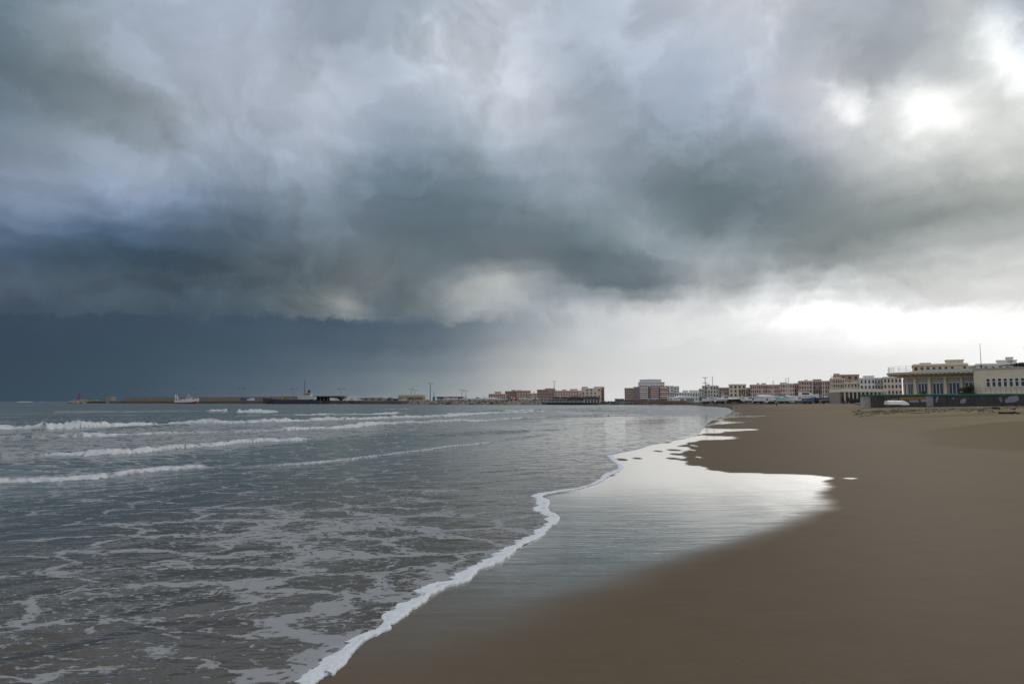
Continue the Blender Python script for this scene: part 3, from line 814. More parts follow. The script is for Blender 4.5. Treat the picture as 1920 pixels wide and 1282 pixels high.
# ---------------------------------------------------------------- mesh builder
class MB:
    def __init__(self):
        self.v, self.f, self.m = [], [], []
    def add(self, vs, fs, mi=0):
        b = len(self.v)
        self.v += [tuple(q) for q in vs]
        self.f += [tuple(b + i for i in q) for q in fs]
        self.m += [mi] * len(fs)
        return self
    def box(self, x0, x1, y0, y1, z0, z1, mi=0):
        vs = [(x, y, z) for z in (z0, z1) for y in (y0, y1) for x in (x0, x1)]
        return self.add(vs, [(0, 2, 3, 1), (4, 5, 7, 6), (0, 1, 5, 4), (2, 6, 7, 3), (0, 4, 6, 2), (1, 3, 7, 5)], mi)
    def prism(self, pts, z0, z1, mi=0):
        n = len(pts)
        vs = [(x, y, z0) for x, y in pts] + [(x, y, z1) for x, y in pts]
        fs = [tuple(range(n - 1, -1, -1)), tuple(range(n, 2 * n))] + [(i, (i + 1) % n, n + (i + 1) % n, n + i) for i in range(n)]
        return self.add(vs, fs, mi)
    def tube(self, p, q, r0, r1=None, n=8, mi=0):
        r1 = r0 if r1 is None else r1
        p, q = Vector(p), Vector(q)
        d = (q - p).normalized()
        a = d.orthogonal().normalized()
        b = d.cross(a)
        vs = []
        for c, r in ((p, r0), (q, r1)):
            for i in range(n):
                t = 2 * math.pi * i / n
                vs.append(c + a * (r * math.cos(t)) + b * (r * math.sin(t)))
        fs = [(i, (i + 1) % n, n + (i + 1) % n, n + i) for i in range(n)] + [tuple(range(n - 1, -1, -1)), tuple(range(n, 2 * n))]
        return self.add(vs, fs, mi)
    def loft(self, rings, mi=0, caps=True):
        n = len(rings[0])
        vs = [p for r in rings for p in r]
        fs = []
        for k in range(len(rings) - 1):
            for i in range(n):
                j = (i + 1) % n
                fs.append((k * n + i, k * n + j, (k + 1) * n + j, (k + 1) * n + i))
        if caps:
            fs += [tuple(range(n - 1, -1, -1)), tuple((len(rings) - 1) * n + i for i in range(n))]
        return self.add(vs, fs, mi)
    def mesh(self, name, mats):
        me = bpy.data.meshes.new(name)
        me.from_pydata(self.v, [], self.f)
        for q in (mats if isinstance(mats, (list, tuple)) else [mats]):
            me.materials.append(q)
        me.polygons.foreach_set('material_index', self.m)
        me.update()
        bm = bmesh.new()
        bm.from_mesh(me)
        bmesh.ops.recalc_face_normals(bm, faces=bm.faces)
        bm.to_mesh(me)
        bm.free()
        return me
    def build(self, name, mats, parent=None):
        return link(name, self.mesh(name, mats), None, parent)

def empty(name, loc, rz=0.0):
    o = bpy.data.objects.new(name, None)
    o.empty_display_size = 0.5
    o.location = loc
    o.rotation_euler = (0, 0, rz)
    COL.objects.link(o)
    return o

def child(name, me, parent, loc=(0, 0, 0), scale=(1, 1, 1), rz=0.0):
    o = bpy.data.objects.new(name, me)
    o.parent = parent
    o.location = loc
    o.scale = scale
    o.rotation_euler = (0, 0, rz)
    COL.objects.link(o)
    return o

# one window of unit width and height, its frame standing out of the wall, its pane set back in the frame
def window_mesh(frame_mat, bar=True):
    b = MB()
    t = 0.09
    b.box(-.5, -.5 + t, -.10, .02, 0, 1, 0)
    b.box(.5 - t, .5, -.10, .02, 0, 1, 0)
    b.box(-.5 + t, .5 - t, -.10, .02, 1 - t, 1, 0)
    b.box(-.6, .6, -.18, .02, -.07, 0, 0)
    b.box(-.5 + t, .5 - t, -.035, .02, 0, 1 - t, 1)
    if bar:
        b.box(-.03, .03, -.07, -.034, 0, 1 - t, 0)
    return b.mesh('window', [frame_mat, GLASS])
WIN_PALE = window_mesh(paint((0.46, 0.44, 0.40), .7, .1))
WIN_BROWN = window_mesh(paint((0.16, 0.10, 0.065), 0.6, 0.1))
WIN_GREY = window_mesh(paint((0.22, 0.22, 0.21), 0.6, 0.1))
WIN_TALL = window_mesh(paint((0.42, 0.38, 0.30), 0.7, 0.1), False)

def shutter_mesh(m):
    b = MB()
    b.box(-.55, .55, -.09, .02, 0, 1, 0)
    for i in range(6):
        b.box(-.5, -.03, -.12, -.09, .06 + i * .155, .16 + i * .155, 0)
        b.box(.03, .5, -.12, -.09, .06 + i * .155, .16 + i * .155, 0)
    b.box(-.6, .6, -.18, .02, -.07, 0, 1)
    return b.mesh('shutter', [m, OFFWHITE])
SHUTTERS = [shutter_mesh(paint(q, .8, .12)) for q in ((.07, .10, .07), (.16, .09, .05), (.24, .22, .18))]

TOWN_Z = 1.25

def building(label, x0, x1, ytop, Y, c, rows, cols, huts=(), win=None, depth=11.0, yaw=0.0, name='house', parapet=0.5, cat='building', group=None, base=None, wsize=None, trim=None, skip=0):
    """a flat-roofed town house; columns and row of its roof line as seen in the photograph, at depth Y"""
    a, b = at(x0, ytop, Y), at(x1, ytop, Y)
    zb = TOWN_Z if base is None else base
    W, H = b.x - a.x, a.z - zb
    turn = -math.atan2((a.x + b.x) / 2, Y) * .92
    ct = math.cos(turn)
    W *= ct
    rt = empty(name, ((a.x + b.x) / 2, Y, zb), turn + R(yaw))
    tag(rt, label, cat, group)
    k = 0.33
    wall = MB()
    wall.box(-W / 2, W / 2, 0, depth, -3, H - parapet)
    wall.box(-W / 2 - .003, W / 2 + .003, -.04, .0, -3, 0.9)                          # plinth
    wall.build('wall', paint(c), rt)
    tr = paint(tuple(min(v * 1.15 + 0.02, .8) for v in c) if trim is None else trim)
    co = MB()
    co.box(-W / 2 - .22, W / 2 + .22, -.24, depth + .2, H - parapet, H - parapet + .22)
    for (u0, u1, v0, v1) in ((-W / 2, W / 2, 0, .25), (-W / 2, -W / 2 + .25, .25, depth), (W / 2 - .25, W / 2, .25, depth), (-W / 2 + .25, W / 2 - .25, depth - .25, depth)):
        co.box(u0, u1, v0, v1, H - parapet + .22, H)
    co.build('cornice', tr, rt)
    for (h0, h1, yt) in huts:
        p, q = at(h0, yt, Y + 3), at(h1, yt, Y + 3)
        hb = MB()
        ux0, ux1 = (p.x * Y / (Y + 3) - rt.location.x) * ct, (q.x * Y / (Y + 3) - rt.location.x) * ct
        hb.box(ux0, ux1, 2.5, min(8, depth - 1), H - parapet + .2, p.z - zb - .25)
        hb.box(ux0 - .2, ux1 + .2, 2.8, min(8.2, depth - .8), p.z - zb - .25, p.z - zb)
        hb.build('roof_hut', paint(tuple(v * .85 for v in c)), rt)
    wm = win or WIN_BROWN
    fl = (H - parapet - 0.5) / rows
    ws = wsize or (min(1.1, W / cols * 0.45), min(1.7, fl * 0.52))
    rnd = random.Random(label)
    for i in range(rows):
        for j in range(cols):
            if i == 0 and skip:
                continue
            if rnd.random() < 0.06:
                continue
            shut = rnd.random() < .28
            child('shutter' if shut else 'window', rnd.choice(SHUTTERS) if shut else wm, rt, (-W / 2 + W * (j + .5) / cols, 0, 0.5 + fl * (i + .28)), (ws[0], 1, ws[1]))
    return rt, W, H

# ---------------------------------------------------------------- ground under the town and the harbour mole
def slab(name, pts, z0, z1, m, label, cat):
    b = MB()
    b.prism(pts, z0, z1)
    return tag(b.build(name, m), label, cat, None, 'structure')

tg = [at(1120, 752, 345), at(1180, 752, 335), at(1290, 752, 322), at(1340, 752, 262), at(1480, 752, 242), at(1600, 752, 225), at(1610, 752, 150), at(2100, 752, 150), at(2900, 752, 150)]
slab('town_ground', [(p.x, p.y) for p in tg] + [(2600, 1500), (300, 1500), (-20, 1200), (-35, 560), (5, 420)], -3, TOWN_Z, paint((0.22, 0.205, 0.18), 0.95, 0.2, 0, 0.2), 'flat paved ground of the harbour front below the houses', 'ground')

# quay of the mole: a chain of straight runs
MOLE = [(205, 545), (330, 505), (480, 462), (620, 425), (780, 390)]
def mole_run(z0, z1, off, width, name, m, parent):
    pts = [at(px, 752, Y) for px, Y in MOLE]
    b = MB()
    for p, q in zip(pts[:-1], pts[1:]):
        d = Vector((q.x - p.x, q.y - p.y, 0)).normalized()
        n = Vector((-d.y, d.x, 0))
        c = [p + n * off, q + n * off, q + n * (off + width), p + n * (off + width)]
        b.prism([(v.x, v.y) for v in c], z0, z1)
    return b.build(name, m, parent)
mole = empty('breakwater', (at(480, 752, 462).x, 462, 0))
mole.location = (0, 0, 0)
tag(mole, 'long low concrete breakwater with a brown parapet wall running out to sea', 'breakwater')
mole_run(-3, 1.75, 0, 16, 'quay', paint((0.13, 0.115, 0.10), 0.9, 0.2, 0, 0.3), mole)
mole_run(1.75, 1.95, -.1, 1.0, 'quay_edge', paint((0.26, 0.235, 0.20), 0.9, 0.2, 0, 0.3), mole)
PAR = MOLE[:4]
pp = [at(px, 752, Y) for px, Y in PAR]
pm = paint((0.25, 0.21, 0.17), 0.9, 0.25, 0, 0.35)
for p, q in zip(pp[:-1], pp[1:]):
    n_ = 6
    d = Vector((q.x - p.x, q.y - p.y, 0))
    nn = Vector((-d.y, d.x, 0)).normalized() * 12
    for i in range(n_):
        a_, b_ = p + nn + d * (i / n_), p + nn + d * ((i + .985) / n_)
        w_ = nn.normalized() * 2
        bb = MB()
        bb.prism([(a_.x, a_.y), (b_.x, b_.y), (b_.x + w_.x, b_.y + w_.y), (a_.x + w_.x, a_.y + w_.y)], 1.75, 4.85 + random.uniform(-.12, .12))
        bb.build('parapet', pm, mole)
p = at(204, 752, 552)
MB().box(p.x - 1.8, p.x + 2.2, p.y - 1, p.y + 6, -2, 5.4).build('end_block', paint((0.30, 0.25, 0.21), 0.9, 0.2), mole)
p = at(182, 752, 556)
MB().box(p.x - 7, p.x + 6.5, p.y - 2, p.y + 6, -2, 1.6).build('landing', paint((0.085, 0.10, 0.06), 0.9, 0.25), mole)
bb = MB()
for i in range(9):
    x = p.x - 6.5 + i * 1.6
    bb.box(x, x + .15, p.y - 1, p.y - .85, 1.6, 3.4)
bb.box(p.x - 6.5, p.x + 6.5, p.y - .96, p.y - .9, 2.9, 3.4)
bb.build('guard_fence', paint((0.17, 0.21, 0.09), 0.8, 0.2), mole)

# boulders: one lumpy rock copied in place, joined because they are only a few pixels each
def rock(b, c, r, rnd):
    vs = []
    for (x, y, z) in [(0, 0, 1), (1, 0, .1), (.4, .9, .05), (-.8, .6, 0), (-.8, -.6, .1), (.4, -.9, 0), (0, 0, -.8)]:
        vs.append((c[0] + x * r * rnd.uniform(.7, 1.25), c[1] + y * r * rnd.uniform(.7, 1.25), c[2] + z * r * rnd.uniform(.55, 1.0)))
    fs = []
    for i in range(5):
        fs += [(0, 1 + i, 1 + (i + 1) % 5), (6, 1 + (i + 1) % 5, 1 + i)]
    b.add(vs, fs, rnd.choice((0, 0, 1, 2)))

def rocks(label, path, n, zr, rr, spread, seed, mats):
    rnd = random.Random(seed)
    b = MB()
    pts = [at(px, 752, Y) for px, Y in path]
    for i in range(n):
        t = rnd.random() * (len(pts) - 1)
        k = min(int(t), len(pts) - 2)
        p = pts[k].lerp(pts[k + 1], t - k)
        u = rnd.random()
        r = rnd.uniform(*rr)
        rock(b, (p.x + rnd.uniform(-1, 1), p.y + u * spread, zr[0] + (zr[1] - zr[0]) * u * rnd.uniform(.75, 1.1)), r, rnd)
    o = b.build('rock_armour', mats)
    return tag(o, label, 'rocks', None, 'stuff')
RK = [paint((0.26, 0.225, 0.19), 0.95, 0.2), paint((0.17, 0.15, 0.13), 0.95, 0.2), paint((0.34, 0.29, 0.25), 0.95, 0.2)]
RKD = [paint((0.11, 0.10, 0.085), 0.95, 0.2), paint((0.16, 0.14, 0.12), 0.95, 0.2), paint((0.22, 0.19, 0.16), 0.95, 0.2)]
rocks('pale boulders heaped round the tip of the breakwater below the red beacon', [(123, 575), (140, 570), (168, 562)], 130, (0.0, 2.6), (.7, 1.7), 12, 3, RK)
rocks('bank of boulders along the water below the sheds and moored boats', [(765, 378), (850, 352), (940, 336), (1012, 330)], 620, (-.2, 2.2), (.5, 1.25), 7, 4, RK)
rocks('dark boulders in front of the stilted restaurant and the quay beyond', [(1000, 332), (1060, 345), (1130, 335), (1190, 325), (1285, 316)], 420, (-.2, 1.5), (.4, .95), 6, 5, RKD)
fill = [at(760, 752, 384), at(850, 752, 357), at(940, 752, 341), at(1012, 752, 336), at(1040, 752, 352), at(1135, 752, 342)]
slab('harbour_quay', [(q.x, q.y) for q in fill] + [(40, 420), (-35, 560), (-120, 560)], -3, 1.5, paint((0.17, 0.155, 0.14), 0.95, 0.2, 0, 0.3), 'flat quay of the harbour behind the bank of boulders', 'quay')

# ---------------------------------------------------------------- beacon, posts and floodlight masts
def lamp_mast(label, px, ytop, Y, arm, zb=1.9, r=.16, heads=2, name='light_mast', m=None, tiers=1):
    t = at(px, ytop, Y)
    rt = empty(name, (t.x, Y, zb))
    tag(rt, label, 'light mast')
    H = t.z - zb
    mm = m or STEEL
    MB().tube((0, 0, 0), (0, 0, H), r * 1.5, r * .8, 8).build('pole', mm, rt)
    for ti in range(tiers):
        z = H - ti * 1.9
        b = MB()
        b.box(-arm, arm, -.07, .07, z - .1, z + .05)
        b.build('crossarm', mm, rt)
        for i in range(heads):
            x = -arm + 2 * arm * i / max(heads - 1, 1)
            h = MB()
            hs = min(1.0, arm / 1.9)
            h.box(x - .38 * hs, x + .38 * hs, -.55 * hs, .25 * hs, z - .34 * hs, z - .1)
            h.box(x - .3 * hs, x + .3 * hs, -.5 * hs, .2 * hs, z - .38 * hs, z - .34 * hs, 1)
            h.build('lamp_head', [DARK, OFFWHITE], rt)
    return rt
lamp_mast('floodlight mast standing on the breakwater just behind the red-hulled fishing boat', 360, 727, 512, 1.9, 1.7, .08)
lamp_mast('floodlight mast on the breakwater between the fishing boat and the dark ship', 454, 727, 485, 1.9, 1.7, .08)
lamp_mast('floodlight mast rising behind the midship deck of the dark ship', 551, 729, 452, 1.9, 1.7, .11)
lamp_mast('floodlight mast at the end of the dark-roofed open shed', 640, 728.5, 430, 1.9, 1.7, .11)
lamp_mast('taller of two floodlight masts behind the yellow shed', 771, 728.5, 430, 1.5, 1.5, .13)
lamp_mast('shorter of two floodlight masts behind the yellow shed', 778, 731, 450, 1.5, 1.5, .13)
lamp_mast('tallest harbour floodlight mast, beside a thin blue mast', 807, 718, 400, 1.3, 1.5, .2)
lamp_mast('taller of two floodlight masts by the low shed with dark eaves', 866, 730.5, 420, 1.6, 1.5, .15)
lamp_mast('shorter of two floodlight masts by the low shed with dark eaves', 873, 733, 430, 1.6, 1.5, .13)
lamp_mast('light mast above the dark red house behind the stilted restaurant', 1039, 714.5, 430, 1.0, 1.5, .2)
lamp_mast('floodlight mast with two tiers of lamps behind the beached boats', 1322, 707.5, 245, .85, 1.2, .14, 3, 'light_mast', None, 2)

def pole_thing(name, label, cat, px, yt, yb, Y, r, m, extra=None):
    a, b = at(px, yb, Y), at(px, yt, Y)
    rt = empty(name, a)
    tag(rt, label, cat)
    MB().tube((0, 0, 0), (0, 0, b.z - a.z), r, r * .6, 8).build('pole', m, rt)
    if extra:
        extra(rt, b.z - a.z)
    return rt
def blue_extra(rt, h):
    MB().box(-.7, .7, -.7, .7, 0, 2.6).build('base_hut', paint((0.08, 0.20, 0.33), .7, .1), rt)
pole_thing('signal_mast', 'thin blue signal mast with a blue hut at its foot', 'mast', 813.5, 733, 752, 396, .22, BLUE, blue_extra)
pole_thing('tall_post', 'slim pale yellow post standing on the quay behind the dark ship', 'post', 529.5, 736.5, 751.5, 464, .5, paint((0.42, 0.34, 0.17), .8, .1), lambda rt, h: MB().box(-.7, .7, -.7, .7, 0, .6).build('base', CONCRETE, rt))
def beacon_extra(rt, h):
    b = MB()
    for sx in (-1, 1):
        for sy in (-1, 1):
            b.tube((sx * 1.0, sy * 1.0, 0), (sx * .3, sy * .3, h * .8), .13, .1, 5)
    for i in range(1, 5):
        z = h * .8 * i / 5
        q = 1.0 - .7 * i / 5
        b.box(-q, q, -q - .05, -q + .05, z, z + .12)
        b.box(-q, q, q - .05, q + .05, z, z + .12)
    b.build('lattice', paint((0.32, 0.035, 0.04), .6, .1), rt)
    MB().tube((0, 0, h * .8), (0, 0, h * .8 + .9), .5, .4, 8).build('lantern', paint((0.30, 0.04, 0.04), .5, .1), rt)
pole_thing('harbour_beacon', 'red lattice beacon on the tip of the breakwater', 'beacon', 148, 736.5, 750, 572, .12, paint((0.32, 0.035, 0.04), .6, .1), beacon_extra)

# ---------------------------------------------------------------- vessels
def hull_rings(L, B, D, bow_up=0.5, stern=0.8, flat=0.35, n=13):
    """cross sections from stern (x = 0) to bow (x = L); z = 0 is the keel"""
    rings = []
    for i in range(n):
        t = i / (n - 1)
        w = B / 2 * (stern + (1 - stern) * min(t * 2.5, 1)) * (1 - max(0, (t - .5) / .5) ** 2.2) + .02
        top = D + bow_up * max(0, (t - .35) / .65) ** 2
        keel = 0.0 if t < .72 else D * .75 * ((t - .72) / .28) ** 1.7
        x = t * L
        fw = max(w * flat, .01)
        ring = [(x, 0, keel)]
        ring += [(x, fw, keel + .06 * D), (x, w * .86, keel + (top - keel) * .42), (x, w, top), (x, w * .93, top), (x, w * .9, top - .12 * D)]
        ring += [(x, -w * .9, top - .12 * D), (x, -w * .93, top), (x, -w, top), (x, -w * .86, keel + (top - keel) * .42), (x, -fw, keel + .06 * D)]
        rings.append(ring)
    return rings

def hull_part(parent, L, B, D, mats, bow_up=.5, stern=.8, split=.45, name='hull', z=0.0):
    b = MB()
    rings = [[(x, y, q + z) for x, y, q in r] for r in hull_rings(L, B, D, bow_up, stern)]
    b.loft(rings)
    # lower faces take the antifouling colour
    for i, f in enumerate(b.f):
        zz = sum(b.v[k][2] for k in f) / len(f) - z
        b.m[i] = 0 if zz > D * split else 1
    return b.build(name, mats, parent)

def fishing_boat():
    a = at(329, 756, 470)
    L = at(373, 756, 470).x - a.x
    rt = empty('fishing_boat', (a.x, 470, -.25))
    tag(rt, 'white fishing boat with a red lower hull lying below the breakwater', 'boat')
    hull_part(rt, L, 4.6, 2.6, [paint((0.74, 0.74, 0.74), .5, .08), paint((0.46, 0.04, 0.06), .5, .1)], 1.5, .85, .62)
    wh = MB()
    wh.box(L * .48, L * .66, -1.4, 1.4, 2.2, 4.5)
    wh.box(L * .46, L * .69, -1.6, 1.6, 4.5, 4.7)
    w = wh.build('wheelhouse', WHITE, rt)
    g = MB()
    for i in range(3):
        g.box(L * .5 + i * 0.85, L * .5 + i * .85 + .6, -1.43, -1.39, 3.5, 4.2)
    g.box(L * .66 - .01, L * .66 + .03, -1.1, 1.1, 3.5, 4.2)
    g.build('window', GLASS, w)
    gm = MB()
    for y in (-1.5, 1.5):
        gm.tube((.7, y, 2.3), (.2, y, 5.9), .17)
        gm.tube((2.4, y, 2.3), (.5, y, 5.4), .13)
    gm.tube((.2, -1.6, 5.9), (.2, 1.6, 5.9), .2)
    gm.build('gantry', WHITE, rt)
    mt = MB()
    mt.tube((L * .55, 0, 4.7), (L * .55, 0, 7.0), .09)
    mt.tube((L * .55, -1, 6.2), (L * .55, 1, 6.2), .06)
    mt.build('mast', WHITE, rt)
    MB().box(L * .28, L * .4, -1, 1, 2.2, 3.4).build('winch', paint((.5, .52, .56), .6, .1), rt)
    r = MB()
    for i in range(8):
        x = L * (.68 + .28 * i / 7)
        r.tube((x, -1.4 * (1 - i / 9), 2.7 + .15 * i), (x, -1.4 * (1 - i / 9), 3.5 + .16 * i), .04, None, 4)
    r.tube((L * .68, -1.4, 3.5), (L * .97, -.3, 4.65), .05, None, 4)
    r.build('bow_rail', WHITE, rt)
fishing_boat()

def coaster():
    a = at(602, 757, 415)
    L = a.x - at(492, 757, 415).x
    rt = empty('cargo_ship', (a.x, 415, -1.2), math.pi)
    tag(rt, 'long low dark ship with white wheelhouse aft, moored at the quay', 'ship')
    hull_part(rt, L, 7, 3.4, [paint((0.060, 0.072, 0.085), .6, .1), paint((0.055, 0.058, 0.06), .6, .1)], 1.6, .9, .3)
    MB().box(L * .16, L * .44, -3.2, 3.2, 3.2, 4.0).build('poop_deck', paint((.06, .09, .14), .5, .1), rt)
    t1 = MB()
    t1.box(L * .10, L * .34, -2.8, 2.8, 4.0, 5.6)
    t1.build('deckhouse', paint((.52, .52, .50), .5, .1), rt)
    t2 = MB()
    t2.box(L * .17, L * .29, -2.3, 2.3, 5.6, 7.7)
    t2.box(L * .16, L * .30, -2.7, 2.7, 7.7, 7.9)
    w = t2.build('wheelhouse', paint((.50, .47, .41), .5, .1), rt)
    for i in range(5):
        MB().box(L * .18 + i * .75, L * .18 + i * .75 + .5, 2.3, 2.34, 6.7, 7.3).build('window', GLASS, w)
    MB().tube((L * .285, 0, 5), (L * .285, 0, 16.2), .22, .12).build('mast', DARK, rt)
    fu = MB()
    fu.tube((L * .21, 0, 7.7), (L * .21, 0, 9.6), .8, .7, 10)
    fu.build('funnel', DARK, rt)
    MB().box(L * .36, L * .39, -1.2, 1.2, 4.0, 6.1).build('winch_house', paint((.55, .55, .54), .5, .1), rt)
    MB().box(L * .46, L * .88, -2.6, 2.6, 3.3, 3.8).build('hatch_cover', paint((.06, .06, .06), .7, .15), rt)
coaster()

_boat_no = [0]
def small_boat(label, px, yb, Y, L, kind, hull_c, cover_c=None, mast_top=None, yaw=0.0, group='boats laid up on the beach', lower=None, z=None):
    """kind: sail, cabin, open, cover; stands on a low cradle"""
    g = at(px, yb, Y)
    zb = g.z if z is None else z
    nm = {'sail': 'sailing_boat', 'cabin': 'motor_cruiser', 'open': 'open_boat', 'cover': 'covered_boat'}[kind]
    rt = empty(nm, (g.x, Y, zb), R(yaw))
    tag(rt, label, 'boat', group)
    B, D = L * .33, L * .17 + .15
    lift = .35
    hb = hull_part(rt, L, B, D, [paint(hull_c, .35, .05), paint(lower or (.10, .10, .12), .6, .1)], D * .35, .82, .3, 'hull', lift)
    hb.location.x = -L / 2
    for x in (-L * .28, L * .15):
        cr = MB()
        cr.box(x - .08, x + .08, -B * .45, B * .45, -.15, lift + .1)
        for y in (-B * .4, B * .4):
            cr.box(x - .06, x + .06, y - .06, y + .06, -.15, lift + D * .45)
        cr.build('cradle', paint((.12, .08, .05), .8, .15), rt)
    zt = lift + D
    if kind in ('cabin', 'sail'):
        c = MB()
        h = L * (.13 if kind == 'cabin' else .065)
        x0, x1 = (-L * .25, L * .2)
        c.loft([[(x0, -B * .34, zt - .1), (x0, B * .34, zt - .1), (x0 + .1, B * .3, zt + h), (x0 + .1, -B * .3, zt + h)],
                [(x1 * .4, -B * .34, zt - .1), (x1 * .4, B * .34, zt - .1), (x1 * .3, B * .3, zt + h), (x1 * .3, -B * .3, zt + h)],
                [(x1 + L * .1, -B * .22, zt - .05), (x1 + L * .1, B * .22, zt - .05), (x1 + L * .06, B * .2, zt + .12), (x1 + L * .06, -B * .2, zt + .12)]])
        house = c.build('cabin', WHITE, rt)
        for y0, y1 in ((-B * .345, -B * .30), (B * .30, B * .345)):
            MB().box(x0 + .25, x1 * .3 - .1, y0, y1, zt + h * .3, zt + h * .72).build('window', GLASS, house)
        if kind == 'cabin':
            f = MB()
            f.box(x0 - .1, x1 * .2, -B * .36, B * .36, zt + h, zt + h + .12)
            for y in (-B * .33, B * .33):
                f.tube((x0, y, zt + h), (x0 + .2, y, zt + h + .7), .05, None, 5)
            f.tube((x0 + .2, -B * .33, zt + h + .7), (x0 + .2, B * .33, zt + h + .7), .06, None, 5)
            f.build('flybridge', WHITE, rt)
    if kind == 'cover':
        c = MB()
        rg = []
        for i in range(9):
            t = i / 8
            x = -L / 2 + L * .98 * t
            w = B / 2 * .98 * (1 - max(0, (t - .5) / .5) ** 2.2) + .03
            top = zt + D * .45 * math.sin(math.pi * min(t * .8 + .2, 1)) + .08
            rg.append([(x, -w, zt - .05), (x, -w * .6, top - .1), (x, 0, top), (x, w * .6, top - .1), (x, w, zt - .05)])
        c.loft(rg)
        c.build('canvas_cover', paint(cover_c or (.6, .62, .65), .8, .1), rt)
    if kind == 'open':
        for t in (-.25, 0.0, .2):
            b = MB()
            b.box(L * t - .12, L * t + .12, -B * .42, B * .42, zt - .22, zt - .15)
            b.build('thwart', paint((.30, .20, .11), .7, .1), rt)
        MB().box(-L * .52, -L * .46, -.15, .15, zt - .5, zt + .35).build('outboard_motor', DARK, rt)
    if mast_top is not None:
        t = at(px, mast_top, Y)
        hgt = t.z - zb
        MB().tube((L * .06, 0, zt), (L * .06, 0, hgt), .13, .09, 6).build('mast', paint((.62, .62, .60), .4, .05), rt)
        bo = MB()
        bo.tube((L * .05, 0, zt + .9), (-L * .36, 0, zt + .85), .07, None, 6)
        bo.build('boom', paint(cover_c or (.5, .5, .5), .6, .1), rt)
        sp = MB()
        sp.tube((L * .06, -.6, zt + (hgt - zt) * .55), (L * .06, .6, zt + (hgt - zt) * .55), .03, None, 4)
        sp.build('spreader', STEEL, rt)
        sh = MB()
        sh.tube((L * .06, 0, hgt - .1), (L * .49, 0, zt + D * .3), .014, None, 3)
        sh.tube((L * .06, 0, hgt - .1), (-L * .48, 0, zt), .014, None, 3)
        sh.build('stay', STEEL, rt)
    return rt

W_ = (0.74, 0.75, 0.76)
DB = (0.04, 0.07, 0.14)
small_boat('white dinghy on the sand below the dark-blue tarpaulin', 1325, 756.3, 232, 4.2, 'open', W_, None, None, 6)
small_boat('white sailing boat with the tallest mast, in front of the cream and grey houses', 1335, 756, 238, 6.5, 'sail', W_, (.5, .5, .5), 705, 12)
small_boat('white boat under a pale grey cover beside the tallest mast', 1352, 756, 230, 5.2, 'cover', W_, (.55, .58, .62), None, 25)
small_boat('white motor cruiser with high cabin below the house with tall windows', 1362, 755.6, 238, 6.4, 'cabin', W_, None, None, 20)
small_boat('dark-hulled boat under a white cover in front of the house with tall windows', 1380, 756, 228, 5.2, 'cover', (.03, .035, .04), (.72, .73, .74), None, -8)
small_boat('boat under a blue canvas cover in front of the house with tall windows', 1390, 755, 245, 5.2, 'cover', W_, (.10, .20, .34), None, 35)
small_boat('white motor boat with black bottom in front of the orange house', 1404, 756, 226, 5.4, 'cabin', W_, None, None, 172, lower=(.02, .02, .02))
small_boat('white open boat with dark bottom in front of the long pink house', 1424, 756.2, 222, 4.6, 'open', W_, None, None, 10, lower=(.02, .02, .03))
small_boat('large boat wrapped in white sheet in front of the long pink house', 1440, 754.2, 240, 8.5, 'cover', W_, (.76, .77, .79), None, 14)
small_boat('white sailing boat with short mast beside the wrapped white boat', 1453, 755, 236, 6.0, 'sail', W_, None, 713, 160)
small_boat('low white boat with its bow raised in front of the wrapped white boat', 1446, 756.5, 215, 4.8, 'open', (.68, .69, .70), None, None, 40)
small_boat('boat with sea-green canvas cover on the sand', 1471, 756, 222, 4.8, 'cover', W_, (.10, .36, .30), None, -12)
small_boat('white sailing boat with dark blue boom cover beside the sea-green cover', 1473, 754.8, 238, 7.0, 'sail', W_, DB, 708.5, 20)
small_boat('blue-hulled sailing boat behind the sea-green covered boat', 1482, 754.6, 242, 7.0, 'sail', (.06, .12, .25), DB, 707, 155)
small_boat('big white motor yacht with high flybridge below the brown houses', 1512, 753, 236, 9.5, 'cabin', W_, None, None, 10)
small_boat('white boat under a domed white cover beside the big motor yacht', 1490, 752.6, 244, 6.6, 'cover', W_, (.74, .76, .79), None, -5)
small_boat('small white motor boat with dark blue bottom in front of the motor yacht', 1497, 756.2, 216, 4.8, 'cabin', W_, None, None, 168, lower=(.03, .06, .14))
small_boat('blue and white open boat in front of the motor yacht', 1516, 756.3, 214, 4.2, 'open', (.10, .22, .42), None, None, 15)
small_boat('white sailing boat nearest the motor yacht, grey boom cover', 1527, 754.8, 236, 6.8, 'sail', W_, (.35, .36, .38), 716, 165)
small_boat('navy-hulled sailing boat in the row of masts', 1541, 754.8, 234, 7.0, 'sail', DB, (.5, .5, .5), 713, 12)
small_boat('grey inflatable-sided boat lying in front of the row of masts', 1553, 756, 216, 5.2, 'open', (.30, .31, .33), None, None, 4)
small_boat('white sailing boat with red bottom in the row of masts', 1549, 754.6, 240, 6.6, 'sail', W_, (.12, .2, .34), 714, 170, lower=(.25, .04, .04))
small_boat('white sailing boat with tall mast below the square brown house', 1559, 754.5, 238, 7.2, 'sail', W_, (.15, .2, .3), 704.5, 15)
small_boat('white boat with blue spray cover at the end of the beached row', 1580, 756, 220, 5.0, 'cover', W_, (.08, .18, .34), None, 170)
small_boat('dark green open boat at the end of the beached row', 1604, 755.6, 205, 4.6, 'open', (.04, .09, .08), None, None, 14)
